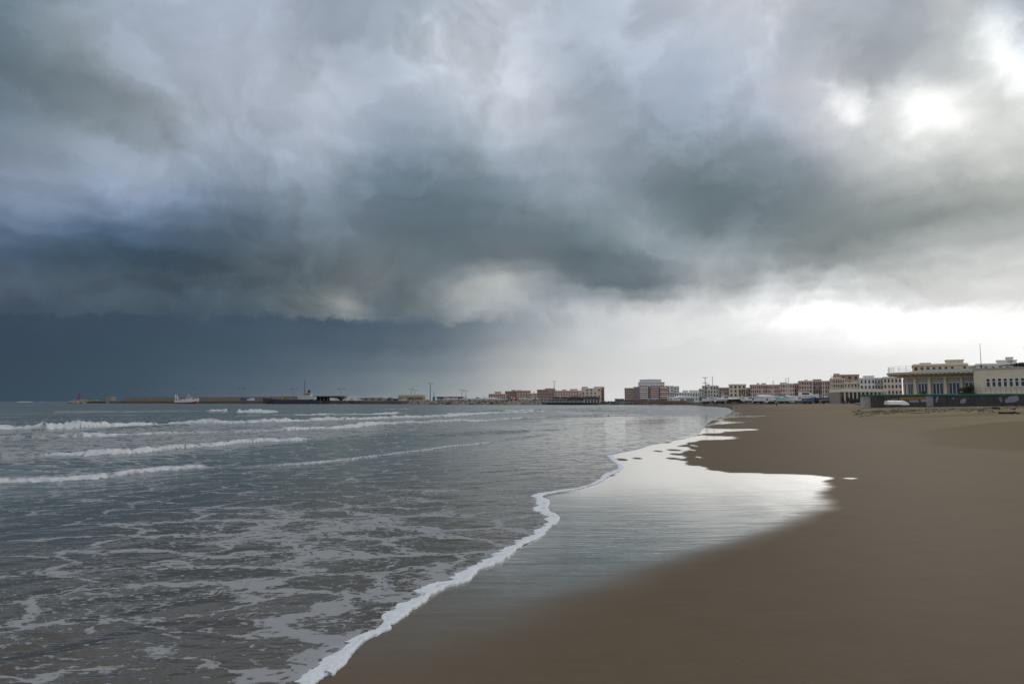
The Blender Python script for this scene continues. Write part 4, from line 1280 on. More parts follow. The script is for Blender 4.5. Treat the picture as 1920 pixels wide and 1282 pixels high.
# afloat or stacked on the harbour quay behind the boulders
GQ = 'small boats on the harbour quay'
for i, (px, L, k, c, cv, mt) in enumerate([(838, 5.5, 'cabin', W_, None, None), (852, 6.5, 'sail', W_, DB, 742), (874, 6.5, 'sail', W_, None, 740), (884, 5.5, 'cover', W_, (.6, .62, .66), None), (897, 6, 'cabin', W_, None, None),
                              (907, 6.5, 'sail', W_, None, 741), (926, 6, 'cover', W_, (.66, .67, .7), None), (944, 6, 'open', W_, None, None), (963, 5.4, 'cabin', (.40, .05, .05), None, None), (980, 5.5, 'cover', W_, (.5, .53, .58), None), (998, 6.5, 'sail', W_, DB, 738)]):
    lab = {838: 'white cabin boat behind the boulders by the low shed with dark eaves', 852: 'white yacht with dark blue boom cover behind the boulders', 874: 'white yacht with bare boom beside the pair of floodlight masts',
           884: 'boat under a pale grey cover before the low brick-red store', 897: 'white cabin boat before the low brick-red store', 907: 'white yacht between the brick-red store and the tan house', 926: 'boat under a white cover before the tan house with roof hut',
           944: 'white open boat before the dark brown house', 963: 'red cabin boat on the harbour quay', 980: 'boat under a grey cover before the tall ochre house', 998: 'white yacht beside the stilted restaurant'}[px]
    Yq = {838: 372, 852: 380, 874: 372, 884: 366, 897: 364, 907: 372, 926: 358, 944: 356, 963: 354, 980: 354, 998: 362}[px]
    small_boat(lab, px, 753.6, Yq, L, k, c, cv, mt, random.uniform(-15, 15) + (180 if i % 2 else 0), GQ, None, 1.5)

# upturned boat below the seafront wall
def upturned_boat():
    a, b = at(1662, 757.2, 106), at(1705, 757.2, 106)
    L = b.x - a.x
    rt = empty('upturned_boat', (a.x, 106, 1.14))
    tag(rt, 'white boat lying keel up on the sand below the painted seafront wall', 'boat')
    rg = []
    for r in hull_rings(L, 1.5, .62, .05, .9, .72):
        rg.append([(x, y, .62 - z) for x, y, z in r])
    b = MB()
    b.loft(rg)
    b.build('hull', paint((.80, .80, .79), .4, .05), rt)
    k = MB()
    k.box(.15, L * .75, -.03, .03, .6, .68)
    k.build('keel', WHITE, rt)
    for y in (-.78, .74):
        MB().box(.05, L * .55, y, y + .04, .03, .10).build('rubbing_strake', paint((.45, .45, .44), .5, .05), rt)
upturned_boat()

# ---------------------------------------------------------------- sheds and vans on the mole
def shed(label, x0, x1, yt, Y, wall_c, roof_c, zb, open_front=0, band=None, overhang=.6, roof_t=.7, depth=12):
    a, b = at(x0, yt, Y), at(x1, yt, Y)
    W, H = b.x - a.x, a.z - zb
    rt = empty('harbour_shed', ((a.x + b.x) / 2, Y, zb))
    tag(rt, label, 'shed')
    w = MB()
    if open_front:
        w.box(-W / 2, W / 2, depth * .6, depth, 0, H - roof_t)
        w.box(-W / 2, -W / 2 + .3, 0, depth * .6, 0, H - roof_t)
    else:
        w.box(-W / 2, W / 2, 0, depth, 0, H - roof_t)
    w.build('wall', paint(wall_c, .85, .15), rt)
    r = MB()
    r.loft([[(-W / 2 - overhang, -overhang, H - roof_t), (W / 2 + overhang, -overhang, H - roof_t), (W / 2 + overhang, -overhang, H - .12), (-W / 2 - overhang, -overhang, H - .12)],
            [(-W / 2 - overhang, depth / 2, H - roof_t), (W / 2 + overhang, depth / 2, H - roof_t), (W / 2 + overhang, depth / 2, H), (-W / 2 - overhang, depth / 2, H)],
            [(-W / 2 - overhang, depth + overhang, H - roof_t), (W / 2 + overhang, depth + overhang, H - roof_t), (W / 2 + overhang, depth + overhang, H - .12), (-W / 2 - overhang, depth + overhang, H - .12)]])
    r.build('roof', paint(roof_c, .7, .12), rt)
    if open_front:
        for i in range(7):
            x = -W / 2 + .5 + (W - 1) * i / 6
            MB().box(x - .15, x + .15, .1, .4, 0, H - roof_t).build('post', STEEL, rt)
    else:
        n = max(3, int(W / 4))
        for i in range(n):
            x = -W / 2 + W * (i + .5) / n
            if i % 3 == 1:
                MB().box(x - 1.1, x + 1.1, -.05, .02, 0, min(2.6, H * .6)).build('door', paint(tuple(v * .55 for v in wall_c), .7, .1), rt)
            else:
                child('window', WIN_GREY, rt, (x, 0, H * .3), (1.4, 1, .9))
    if band:
        MB().box(-W / 2 - .003, W / 2 + .003, -.07, 0, H * band[0], H * band[1]).build('band', paint(band[2], .8, .1), rt)
    return rt
shed('long open shed with a dark flat roof beside the dark ship', 592, 637, 742, 425, (.10, .105, .11), (.06, .062, .066), 1.75, 1)
shed('long low white-roofed shed with pale walls on the mole', 655, 718, 743, 415, (.36, .34, .315), (.66, .66, .64), 1.75, 0, None, .4, .9)
shed('yellow shed with a dark band below its roof', 747.5, 793, 740, 402, (.27, .24, .19), (.48, .41, .22), 1.5, 0, (.62, .70, (.06, .055, .04)), .3, 1.5)
shed('low beige shed with dark eaves behind the moored boats', 820, 866, 743.3, 405, (.32, .29, .25), (.12, .11, .095), 1.5, 0, None, .6, .8)
shed('low brick-red store beside the tan house', 886, 913, 746.4, 400, (.25, .09, .07), (.22, .08, .065), 1.5, 0, None, .2, .4)
shed('grey hut between the pale shed and the yellow shed', 728, 733, 745, 420, (.20, .205, .21), (.16, .16, .165), 1.6, 0, None, .2, .4, 6)
shed('dark low store behind the grey hut', 718, 748, 746.8, 432, (.12, .125, .13), (.10, .10, .105), 1.6, 0, None, .2, .4, 8)

def van(label, px, Y, c, yaw, zb, L=4.6):
    g = at(px, 752, Y)
    rt = empty('parked_van', (g.x, Y, zb), R(yaw))
    tag(rt, label, 'van', 'vans parked on the quay')
    b = MB()
    prof = [(-L / 2, .35), (L / 2, .35), (L / 2, 1.0), (L / 2 - .7, 1.15), (L / 2 - 1.35, 2.0), (-L / 2 + .1, 2.05)]
    b.loft([[(x, -.9, z) for x, z in prof], [(x, .9, z) for x, z in prof]])
    bd = b.build('body', paint(c, .35, .04), rt)
    for y0, y1 in ((-.93, -.89), (.89, .93)):
        MB().box(L / 2 - 2.1, L / 2 - 1.4, y0, y1, 1.2, 1.8).build('side_window', GLASS, bd)
    MB().add([(L / 2 - .72, -.75, 1.2), (L / 2 - .72, .75, 1.2), (L / 2 - 1.3, .75, 1.93), (L / 2 - 1.3, -.75, 1.93), (L / 2 - .69, -.75, 1.22), (L / 2 - .69, .75, 1.22), (L / 2 - 1.27, .75, 1.95), (L / 2 - 1.27, -.75, 1.95)],
             [(4, 5, 6, 7), (0, 1, 2, 3)]).build('windscreen', GLASS, bd)
    for x in (-L / 2 + .9, L / 2 - .9):
        for y in (-.9, .72):
            MB().tube((x, y, .33), (x, y + .18, .33), .33, None, 10).build('wheel', DARK, rt)
van('white van parked before the dark-roofed open shed', 627, 418, (.72, .72, .72), 4, 1.75, 5.4)
van('white van parked between the open shed and the pale shed', 651, 412, (.70, .70, .70), 176, 1.75, 4.8)
van('white van parked before the long pale shed', 669, 408, (.74, .74, .73), 3, 1.75, 5.2)
van('silver van parked before the yellow shed', 755, 397, (.48, .49, .50), 175, 1.5, 4.8)
van('blue van parked on the quay by the breakwater wall', 458, 474, (.06, .13, .24), 3, 1.75, 5.0)
van('white van parked on the quay beside the blue van', 470, 471, (.60, .66, .72), 178, 1.75, 4.6)

# ---------------------------------------------------------------- houses
K = 2.4
def C(r, g, b):
    return P8(r, g, b, K)
TG = 'houses of the harbour quarter'
building('low tan house with a roof hut beside the brick-red store', 916, 948, 738, 600, C(150, 116, 92), 3, 8, [(927, 939, 734)], WIN_BROWN, group=TG, yaw=-4)
building('dark red-brown house between two tan houses', 947, 973, 733, 620, C(122, 98, 84), 4, 6, [(959, 967, 731)], WIN_BROWN, group=TG)
building('ochre house with a stair hut beside the dark red-brown house', 969, 995, 731.8, 610, C(148, 118, 96), 4, 5, [(969, 977, 731)], WIN_BROWN, group=TG)
building('lowest yellow house, squeezed beside the wide dark red house', 993, 1010, 737, 600, C(165, 142, 112), 3, 4, [(1000, 1002, 734.5)], WIN_BROWN, group=TG)
building('wide dark red house with a raised top storey and a light mast', 1007, 1042, 730, 590, C(126, 98, 88), 4, 8, [(1022, 1040, 727.8)], WIN_BROWN, group=TG)
building('long salmon-pink house with two roof huts and three rows of windows', 1040, 1090, 732, 585, C(160, 124, 108), 4, 10, [(1054, 1062, 729.8), (1069, 1083, 729)], WIN_BROWN, group=TG)
building('tall beige block with brown top, rising behind the stilted restaurant', 1090, 1127, 727.4, 590, C(152, 138, 116), 4, 5, [(1091, 1102, 724.6), (1114, 1130, 724.6)], WIN_GREY, group=TG)
building('narrow brown flank beside the tall beige block', 1126.5, 1133, 725, 600, C(128, 92, 72), 5, 1, [], WIN_BROWN, group=TG)
building('tan four-storey house beside the tall stepped block', 1171, 1199, 727, 560, C(138, 118, 100), 5, 7, [(1188, 1199, 725)], WIN_BROWN, group=TG)
building('pale grey block behind the tall stepped block', 1250, 1263, 723, 590, C(176, 180, 182), 5, 2, [], WIN_GREY, group=TG)
building('small white house with brown roof at the foot of the tall block', 1252, 1268, 737, 440, C(160, 157, 150), 2, 4, [], WIN_BROWN, trim=(.16, .09, .07), group=TG)
building('long low whitewashed building with two roof huts', 1268, 1313, 735, 450, C(156, 152, 144), 2, 9, [(1280, 1290, 731.6), (1292.5, 1310, 731.4)], WIN_GREY, group=TG)
building('narrow grey-beige house with stepped roof beside the low white building', 1311, 1319, 728, 330, C(150, 140, 125), 4, 2, [], WIN_BROWN, group=TG)
building('grey-beige house behind the tallest mast, with a flat corner tower', 1316.5, 1347, 722.4, 335, C(146, 140, 128), 4, 6, [(1325, 1331, 720.3)], WIN_BROWN, group=TG)
building('dusty pink house between the grey-beige house and the one with tall windows', 1345, 1369, 726, 340, C(150, 126, 120), 4, 6, [], WIN_BROWN, group=TG)
cr, W1, H1 = building('cream house with three tall narrow windows', 1367, 1398.5, 719.8, 330, C(158, 146, 116), 4, 4, [], WIN_BROWN, group=TG)
for i in range(4):
    child('tall_window', WIN_TALL, cr, (W1 * .12 + i * 1.1, -.03, H1 * .42), (.75, 1.3, H1 * .30))
building('narrow orange house beside the cream house', 1398, 1407.5, 726.5, 335, C(180, 138, 104), 3, 2, [], WIN_BROWN, group=TG)
building('long pink house with two chimneys', 1406.5, 1438, 720.4, 330, C(154, 124, 116), 4, 8, [(1420, 1423.5, 718), (1429, 1436, 718.2)], WIN_BROWN, group=TG)
building('tan-pink house beside the long pink house', 1438, 1463.5, 720.6, 325, C(154, 126, 112), 4, 7, [], WIN_BROWN, group=TG)
building('rose house with a raised corner behind the sailing boats', 1463, 1489, 718.5, 320, C(162, 132, 116), 4, 6, [(1463.5, 1475, 716.8)], WIN_BROWN, group=TG)
building('narrow dull pink house in the row behind the masts', 1488.5, 1498.5, 718, 330, C(150, 122, 108), 4, 2, [], WIN_BROWN, group=TG)
building('salmon house behind the big motor yacht', 1497.5, 1521, 713.4, 322, C(156, 124, 106), 5, 5, [(1510, 1514, 711.8)], WIN_BROWN, group=TG)
building('brown house with a dark set-back top floor', 1520.5, 1542, 713.8, 328, C(136, 112, 100), 5, 5, [(1525, 1540, 710.8)], WIN_BROWN, group=TG)
building('ochre-pink house in the row behind the masts', 1541.5, 1559.5, 713.5, 318, C(150, 122, 104), 5, 4, [], WIN_BROWN, group=TG)
building('tall narrow tan house in front of the square brown house', 1557, 1583, 708.8, 305, C(150, 128, 106), 5, 6, [(1563, 1576, 705.5)], WIN_BROWN, group=TG)
building('highest square brown house on the skyline behind the masts', 1563.5, 1610, 701.8, 340, C(132, 108, 84), 5, 4, [(1564, 1574, 700)], WIN_BROWN, depth=15, group=TG)
building('beige house with large pale shutters below the square brown house', 1582, 1613, 716.5, 300, C(156, 136, 112), 4, 5, [(1598, 1612, 714.8)], WIN_PALE, group=TG)
building('white house with a tan roof box', 1612, 1640, 708, 290, C(158, 156, 148), 4, 4, [(1620, 1639, 704.3)], WIN_GREY, group=TG)
building('pale grey house beside the white house', 1639, 1662, 707.8, 292, C(156, 154, 148), 4, 4, [], WIN_GREY, group=TG)
building('rose-grey house partly behind the pavilion roof', 1656, 1690, 706, 280, C(160, 138, 124), 4, 5, [(1668, 1682, 703.5)], WIN_BROWN, group=TG)
# blocks that look over the pavilion roof
building('ochre apartment block showing its top above the pavilion roof', 1712, 1812, 681.5, 190, C(160, 138, 108), 5, 9, [(1727, 1745, 679.6), (1775, 1806, 675)], WIN_GREY, group='blocks behind the pavilion', depth=14)
building('low ochre block between the two higher ones behind the pavilion', 1808, 1832, 684.5, 200, C(168, 140, 108), 4, 3, [], WIN_GREY, group='blocks behind the pavilion')
building('beige apartment block behind the pavilion with roof huts', 1829, 1990, 679.8, 185, C(170, 152, 130), 5, 12, [(1871, 1907, 674.3), (1889, 1900, 669)], WIN_GREY, group='blocks behind the pavilion', depth=14)

# round-ended pale block
def round_block():
    a, b = at(1262.5, 724, 585), at(1273, 724, 585)
    r = (b.x - a.x) / 2
    rt = empty('round_tower_block', ((a.x + b.x) / 2, 585, TOWN_Z))
    tag(rt, 'pale blue-grey round-fronted block beside the tall stepped block', 'building', TG)
    H = a.z - TOWN_Z
    MB().tube((0, 0, -2), (0, 0, H - .6), r, None, 20).build('wall', paint(C(150, 164, 172)), rt)
    MB().tube((0, 0, H - .6), (0, 0, H), r + .25, None, 20).build('cornice', OFFWHITE, rt)
    for k in range(5):
        for j in range(4):
            t = R(-150 + 40 * j)
            child('window', WIN_GREY, rt, (math.cos(t) * r, math.sin(t) * r, 1.5 + k * (H - 2) / 5), (.9, 1, 1.2), t + math.pi / 2)
round_block()

# tall stepped apartment block with balconies
def stepped_block():
    Y = 540
    a, b = at(1198, 720, Y), at(1253, 720, Y)
    W, H = b.x - a.x, a.z - TOWN_Z
    x0 = (a.x + b.x) / 2
    rt = empty('apartment_tower', (x0, Y, TOWN_Z))
    tag(rt, 'tall stepped apartment block with red and grey balconies and a round penthouse', 'building', TG)
    w = MB()
    w.box(-W / 2, W / 2, 0, 16, -3, H - 2)
    w.build('wall', paint(C(96, 88, 84)), rt)  # wall colour darkened to paint in the recess shade behind the balconies
    for (p0, p1, zz, yy, c) in [(1202, 1247, 716, 1.5, C(150, 148, 144)), (1204, 1241, 711, 3.0, C(140, 146, 150))]:
        q0, q1 = at(p0, zz, Y + yy), at(p1, zz, Y + yy)
        u0, u1, zt = q0.x - x0, q1.x - x0, q0.z - TOWN_Z
        m_ = MB()
        n = 12
        pts = [(u0, 14), (u0, yy + 2)] + [(u0 + (u1 - u0) * (i / n), yy + 2 - 1.8 * math.sin(math.pi * i / n)) for i in range(1, n)] + [(u1, yy + 2), (u1, 14)]
        m_.prism(pts[::-1], H - 2.2, zt - .4)
        m_.build('setback_floor', paint(c), rt)
        e = MB()
        e.prism([(x * 1.03, y - .5) for x, y in pts][::-1], zt - .4, zt)
        e.build('floor_edge', paint(C(170, 166, 160)), rt)
    cols = [(1199, 1214, C(150, 142, 146), C(165, 128, 120)), (1219, 1234, C(156, 110, 102), C(170, 160, 152)), (1237, 1251, C(165, 142, 124), C(140, 108, 98))]
    for ci, (p0, p1, c1, c2) in enumerate(cols):
        u0, u1 = at(p0, 720, Y).x - x0, at(p1, 720, Y).x - x0
        for k in range(6):
            z = 2.4 + k * (H - 4) / 6
            bl = MB()
            bl.box(u0, u1, -1.5, .02, z - .18, z)
            bl.box(u0, u1, -1.5, -1.38, z, z + .95)
            bl.box(u0, u0 + .12, -1.38, 0, z, z + .95)
            bl.box(u1 - .12, u1, -1.38, 0, z, z + .95)
            bl.build('balcony', paint(c1 if k % 2 or ci == 1 else c2), rt)
            for j in range(3):
                child('window', WIN_GREY, rt, (u0 + (u1 - u0) * (j + .5) / 3, 0, z + .1), (1.2, 1, 2.0))
    for p0 in (1216.5, 1235.5):
        u = at(p0, 720, Y).x - x0
        for k in range(6):
            child('window', WIN_PALE, rt, (u, 0, 2.9 + k * (H - 4) / 6), (.9, 1, 1.3))
    for p0 in (1216, 1222, 1228):
        u = at(p0, 708, Y + 6).x - x0
        MB().tube((u, 6, H), (u, 6, at(p0, 708, Y + 6).z - TOWN_Z), .06, None, 5).build('aerial', DARK, rt)
stepped_block()

# arcade building with a long parapet, left of the pavilion
def arcade():
    Y = 205
    a, b = at(1583, 729, Y), at(1662, 729, Y)
    W = b.x - a.x
    H = a.z - TOWN_Z
    rt = empty('arcade_building', ((a.x + b.x) / 2, Y, TOWN_Z))
    tag(rt, 'long low arcade with a pale beige parapet beside the beached boats', 'building')
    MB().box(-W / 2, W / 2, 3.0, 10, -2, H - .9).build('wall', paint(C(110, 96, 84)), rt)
    MB().box(-W / 2, W / 2, 0, 10, H - .9, H).build('parapet', paint(C(168, 150, 134)), rt)
    n = 10
    for i in range(n + 1):
        x = -W / 2 + .2 + (W - .4) * i / n
        MB().box(x - .2, x + .2, .05, .45, -2, H - .9).build('pillar', paint(C(140, 122, 106)), rt)
    for i in range(n):
        x = -W / 2 + .2 + (W - .4) * (i + .5) / n
        child('window', WIN_GREY, rt, (x, 3.0, .4), (.95, 1, 1.7))
arcade()

# low curved-roof boat store in front of the whitewashed building
def curved_store():
    Y = 400
    a, b = at(1271, 741, Y), at(1303, 741, Y)
    W, H = b.x - a.x, a.z - TOWN_Z
    rt = empty('boat_store', ((a.x + b.x) / 2, Y, TOWN_Z))
    tag(rt, 'grey boat store with a shallow curved roof before the whitewashed building', 'shed')
    MB().box(-W / 2, W / 2, 0, 12, -2, H * .62).build('wall', paint(C(150, 148, 145)), rt)
    r = MB()
    n = 10
    top = [(-W / 2 - .3 + (W + .6) * i / n, H * .62 + H * .38 * math.sin(math.pi * i / n) ** .8 + .05) for i in range(n + 1)]
    ring = [(x, z) for x, z in top] + [(W / 2 + .3, H * .62), (-W / 2 - .3, H * .62)]
    r.loft([[(x, -.3, z) for x, z in ring], [(x, 12.3, z) for x, z in ring]])
    r.build('roof', paint(C(160, 160, 160), .6), rt)
    for x in (-W * .25, W * .1, W * .32):
        MB().box(x - 1.1, x + 1.1, -.06, .02, 0, H * .5).build('door', paint(C(90, 90, 92)), rt)
curved_store()
shed('blue kiosk on the quay beside the tan four-storey house', 1155, 1170, 747, 480, (.20, .30, .42), (.50, .52, .55), TOWN_Z, 0, None, .3, .3, 6)
shed('blue tarpaulin-covered stack beside the grey-beige houses', 1316, 1323, 745, 280, (.05, .20, .44), (.06, .22, .46), TOWN_Z, 0, None, .1, .3, 4)
shed('pale blue awning store at the foot of the tall stepped block', 1217, 1236, 747, 450, (.34, .40, .50), (.42, .48, .56), TOWN_Z, 0, None, .3, .3, 6)
shed('dark garage row at the foot of the tan four-storey house', 1171, 1200, 749, 470, (.13, .12, .11), (.2, .2, .2), TOWN_Z, 0, None, .2, .3, 6)

# retaining wall along the far beach
def quay_wall():
    pts = [at(1190, 752, 328), at(1240, 752, 322), at(1288, 752, 318)]
    b = MB()
    for p, q in zip(pts[:-1], pts[1:]):
        b.prism([(p.x, p.y), (q.x, q.y), (q.x, q.y + 1), (p.x, p.y + 1)], -2, 1.9)
    o = b.build('retaining_wall', paint((.22, .13, .10), .9, .25))
    tag(o, 'low reddish retaining wall where the beach meets the quay', 'wall')
quay_wall()

# ---------------------------------------------------------------- restaurant on stilts
def restaurant():
    Y = 338
    x0, x1 = at(1001, 752, Y).x, at(1128, 752, Y).x
    cx = (x0 + x1) / 2
    rt = empty('stilt_restaurant', (cx, Y, 0))
    tag(rt, 'seaside restaurant on stilts with dark hipped roofs and a white pavilion', 'building')
    zd = at(1050, 755, Y).z + .1
    u = lambda px: at(px, 752, Y).x - cx
    MB().box(x0 - cx, x1 - cx, 0, 14, zd - .35, zd).build('deck', paint((.12, .11, .10), .9, .15), rt)
    pile = MB().tube((0, 0, -3), (0, 0, zd - .35), .17, None, 6).mesh('pile', DARK)
    for i in range(22):
        for y in (.6, 6.0):
            child('pile', pile, rt, (x0 - cx + .5 + (x1 - x0 - 1) * i / 21, y, 0))
    rl = MB()
    rl.box(x0 - cx, u(1094), .05, .12, zd + .85, zd + .95)
    rl.box(x0 - cx, u(1094), .05, .12, zd + .40, zd + .46)
    for i in range(34):
        x = x0 - cx + (u(1094) - x0 + cx) * i / 33
        rl.box(x - .03, x + .03, .05, .12, zd, zd + .85)
    rl.build('railing', WHITE, rt)
    MB().box(u(1003), u(1094), 3.5, 12, zd, zd + 1.7).build('dining_room', paint((.33, .33, .32), .7, .1), rt)
    for i in range(12):
        x = u(1005) + (u(1092) - u(1005)) * (i + .5) / 12
        child('window', WIN_PALE, rt, (x, 3.5, zd + .35), (1.5, 1, 1.2))
    roofm = paint((.055, .050, .048), .85, .15)
    def hip(p0, p1, yt, ye, y0, y1, nm='roof'):
        b = MB()
        a, q = u(p0), u(p1)
        zt, ze = at(p0, yt, Y + 3).z, at(p0, ye, Y + 3).z
        in_ = (q - a) * .26
        mid = (ze + (zt - ze) * .72)
        b.loft([[(a, y0, ze), (q, y0, ze), (q, y1, ze), (a, y1, ze)],
                [(a + in_ * .5, y0 + 1.2, mid), (q - in_ * .5, y0 + 1.2, mid), (q - in_ * .5, y1 - 1.2, mid), (a + in_ * .5, y1 - 1.2, mid)],
                [(a + in_ * 1.3, (y0 + y1) / 2 - .5, zt), (q - in_ * 1.3, (y0 + y1) / 2 - .5, zt), (q - in_ * 1.3, (y0 + y1) / 2 + .5, zt), (a + in_ * 1.3, (y0 + y1) / 2 + .5, zt)]])
        b.build(nm, roofm, rt)
    hip(1037, 1052, 743.2, 748.2, 1, 9)
    hip(1052, 1067, 743.0, 748.2, 1, 9)
    hip(1064, 1097, 742.0, 750.4, 1.5, 12)
    hip(1092, 1127.5, 742.6, 748.0, .2, 11)
    c = MB()
    c.box(u(1094.5), u(1126), .8, 10, zd, at(1100, 747.8, Y).z)
    c.build('pavilion_wall', paint((.62, .64, .64), .6, .08), rt)
    for i in range(5):
        x = u(1096) + (u(1125) - u(1096)) * (i + .5) / 5
        child('window', WIN_GREY, rt, (x, .8, zd + .15), (1.0, 1, 1.25))
    aw = MB()
    aw.box(u(1031), u(1064), 1.0, 3.4, zd + 1.55, zd + 1.7)
    aw.build('awning', paint((.66, .66, .65), .8, .05), rt)
restaurant()

# ---------------------------------------------------------------- seafront terrace: painted wall, terrace slab and pavilion
def frame(pa, Ya, pb, Yb):
    a, b = at(pa, 752, Ya), at(pb, 752, Yb)
    o = Vector((a.x, a.y, 0))
    u = Vector((b.x - a.x, b.y - a.y, 0))
    L = u.length
    u.normalize()
    v = Vector((-u.y, u.x, 0))
    if v.y < 0:
        v = -v
    def loc(px, py):
        d = ray(px, py)
        k = (o - EYE).dot(v) / d.dot(v)
        p = EYE + d * k
        return ((p - o).dot(u), p.z)
    return o, u, v, L, math.atan2(u.y, u.x), loc

o1, u1, v1, L1, rz1, loc1 = frame(1613, 118, 1920, 100)
def seafront_wall():
    rt = empty('seafront_wall', (o1.x, o1.y, 0), rz1)
    tag(rt, 'low seafront wall of dark painted panels with graffiti and a green capping rail', 'wall')
    zt = loc1(1760, 741.8)[1]
    xe = loc1(2100, 752)[0]
    MB().box(0, xe, .06, .5, -.5, zt).build('core', paint((.085, .075, .07), .9, .3, 0, .8), rt)
    segs = [(1613, 1622, (.30, .29, .27)), (1622, 1632, (.27, .26, .25)), (1632, 1646, (.075, .055, .05)), (1646, 1658, (.055, .048, .046)), (1658, 1672, (.085, .062, .055)), (1672, 1686, (.06, .045, .04)), (1686, 1706, (.07, .05, .045)),
            (1706, 1736, (.065, .05, .048)), (1736, 1750, (.20, .20, .21)), (1750, 1775, (.060, .048, .046)), (1775, 1800, (.05, .046, .048)), (1800, 1820, (.055, .05, .052)), (1820, 1850, (.052, .05, .055)), (1850, 1880, (.055, .05, .05)),
            (1880, 1905, (.05, .046, .045)), (1905, 1935, (.055, .05, .05)), (1935, 1980, (.06, .05, .045)), (1980, 2030, (.05, .045, .045)), (2030, 2100, (.06, .055, .05))]
    for p0, p1, c in segs:
        a, b = loc1(p0, 752)[0], loc1(p1, 752)[0]
        MB().box(a + .02, b - .02, 0, .058, -.3, zt - .02).build('wall_panel', paint(tuple(v * 1.25 for v in c), .8, .3, 0, 1.5), rt)
    def mark(pts, c, t=.02):
        q = [loc1(px, py) for px, py in pts]
        n = len(q)
        vs = [(x, -t, z) for x, z in q] + [(x, .005, z) for x, z in q]
        MB().add(vs, [tuple(range(n)), tuple(range(2 * n - 1, n - 1, -1))] + [(i, (i + 1) % n, n + (i + 1) % n, n + i) for i in range(n)]).build('painted_patch', paint(c, .8, .15, 0, 2.5), rt)
    mark([(1686, 744.2), (1736, 743.6), (1736, 748.4), (1688, 749.4)], (.30, .17, .06))
    mark([(1704, 750), (1722, 749.2), (1724, 754), (1706, 754.5)], (.27, .27, .32))
    mark([(1726, 749.5), (1748, 745), (1748, 753), (1727, 753.8)], (.28, .28, .33))
    mark([(1756, 743.8), (1760, 743.5), (1757, 754), (1754, 754)], (.26, .26, .30))
    mark([(1801, 750), (1808, 746.5), (1812, 748), (1809, 755.5), (1800, 756)], (.27, .27, .31))
    mark([(1785, 745.5), (1790, 745), (1789, 748), (1786, 748.5)], (.22, .22, .26))
    mark([(1872, 745), (1878, 743.5), (1880, 752), (1876, 754)], (.20, .20, .24))
    mark([(1884, 750), (1893, 742.6), (1908, 741.5), (1911, 749), (1904, 753.5), (1886, 755)], (.26, .26, .34))
    mark([(1672, 746), (1684, 745.5), (1683, 750), (1671, 750.5)], (.16, .15, .15))
    cap = MB()
    zg = loc1(1760, 738.8)[1]
    cap.box(0, xe, -.12, .62, zt, zg)
    cap.build('capping_rail', paint((.028, .15, .115), .6, .15), rt)
    rs = MB()
    xa = loc1(1830, 752)[0]
    n = 26
    for i in range(n + 1):
        x = xa + (xe - xa) * i / n
        rs.tube((x, .3, zg), (x, .3, zg + .95), .025, None, 5)
    for h in (.5, .95):
        rs.tube((xa, .3, zg + h), (xe, .3, zg + h), .022, None, 5)
    rs.build('railing', STEEL, rt)
    return zt, zg
zt1, TERRACE_Z = seafront_wall()
TERRACE_Z -= .1
q = [o1 + v1 * .5, o1 + u1 * (L1 * 1.6) + v1 * .5, o1 + u1 * (L1 * 1.6) + v1 * 60, o1 + u1 * 6 + v1 * 60]
slab('terrace', [(p.x, p.y) for p in q], -1, TERRACE_Z, paint((.30, .27, .23), .9, .2), 'raised paved terrace behind the painted seafront wall', 'terrace')

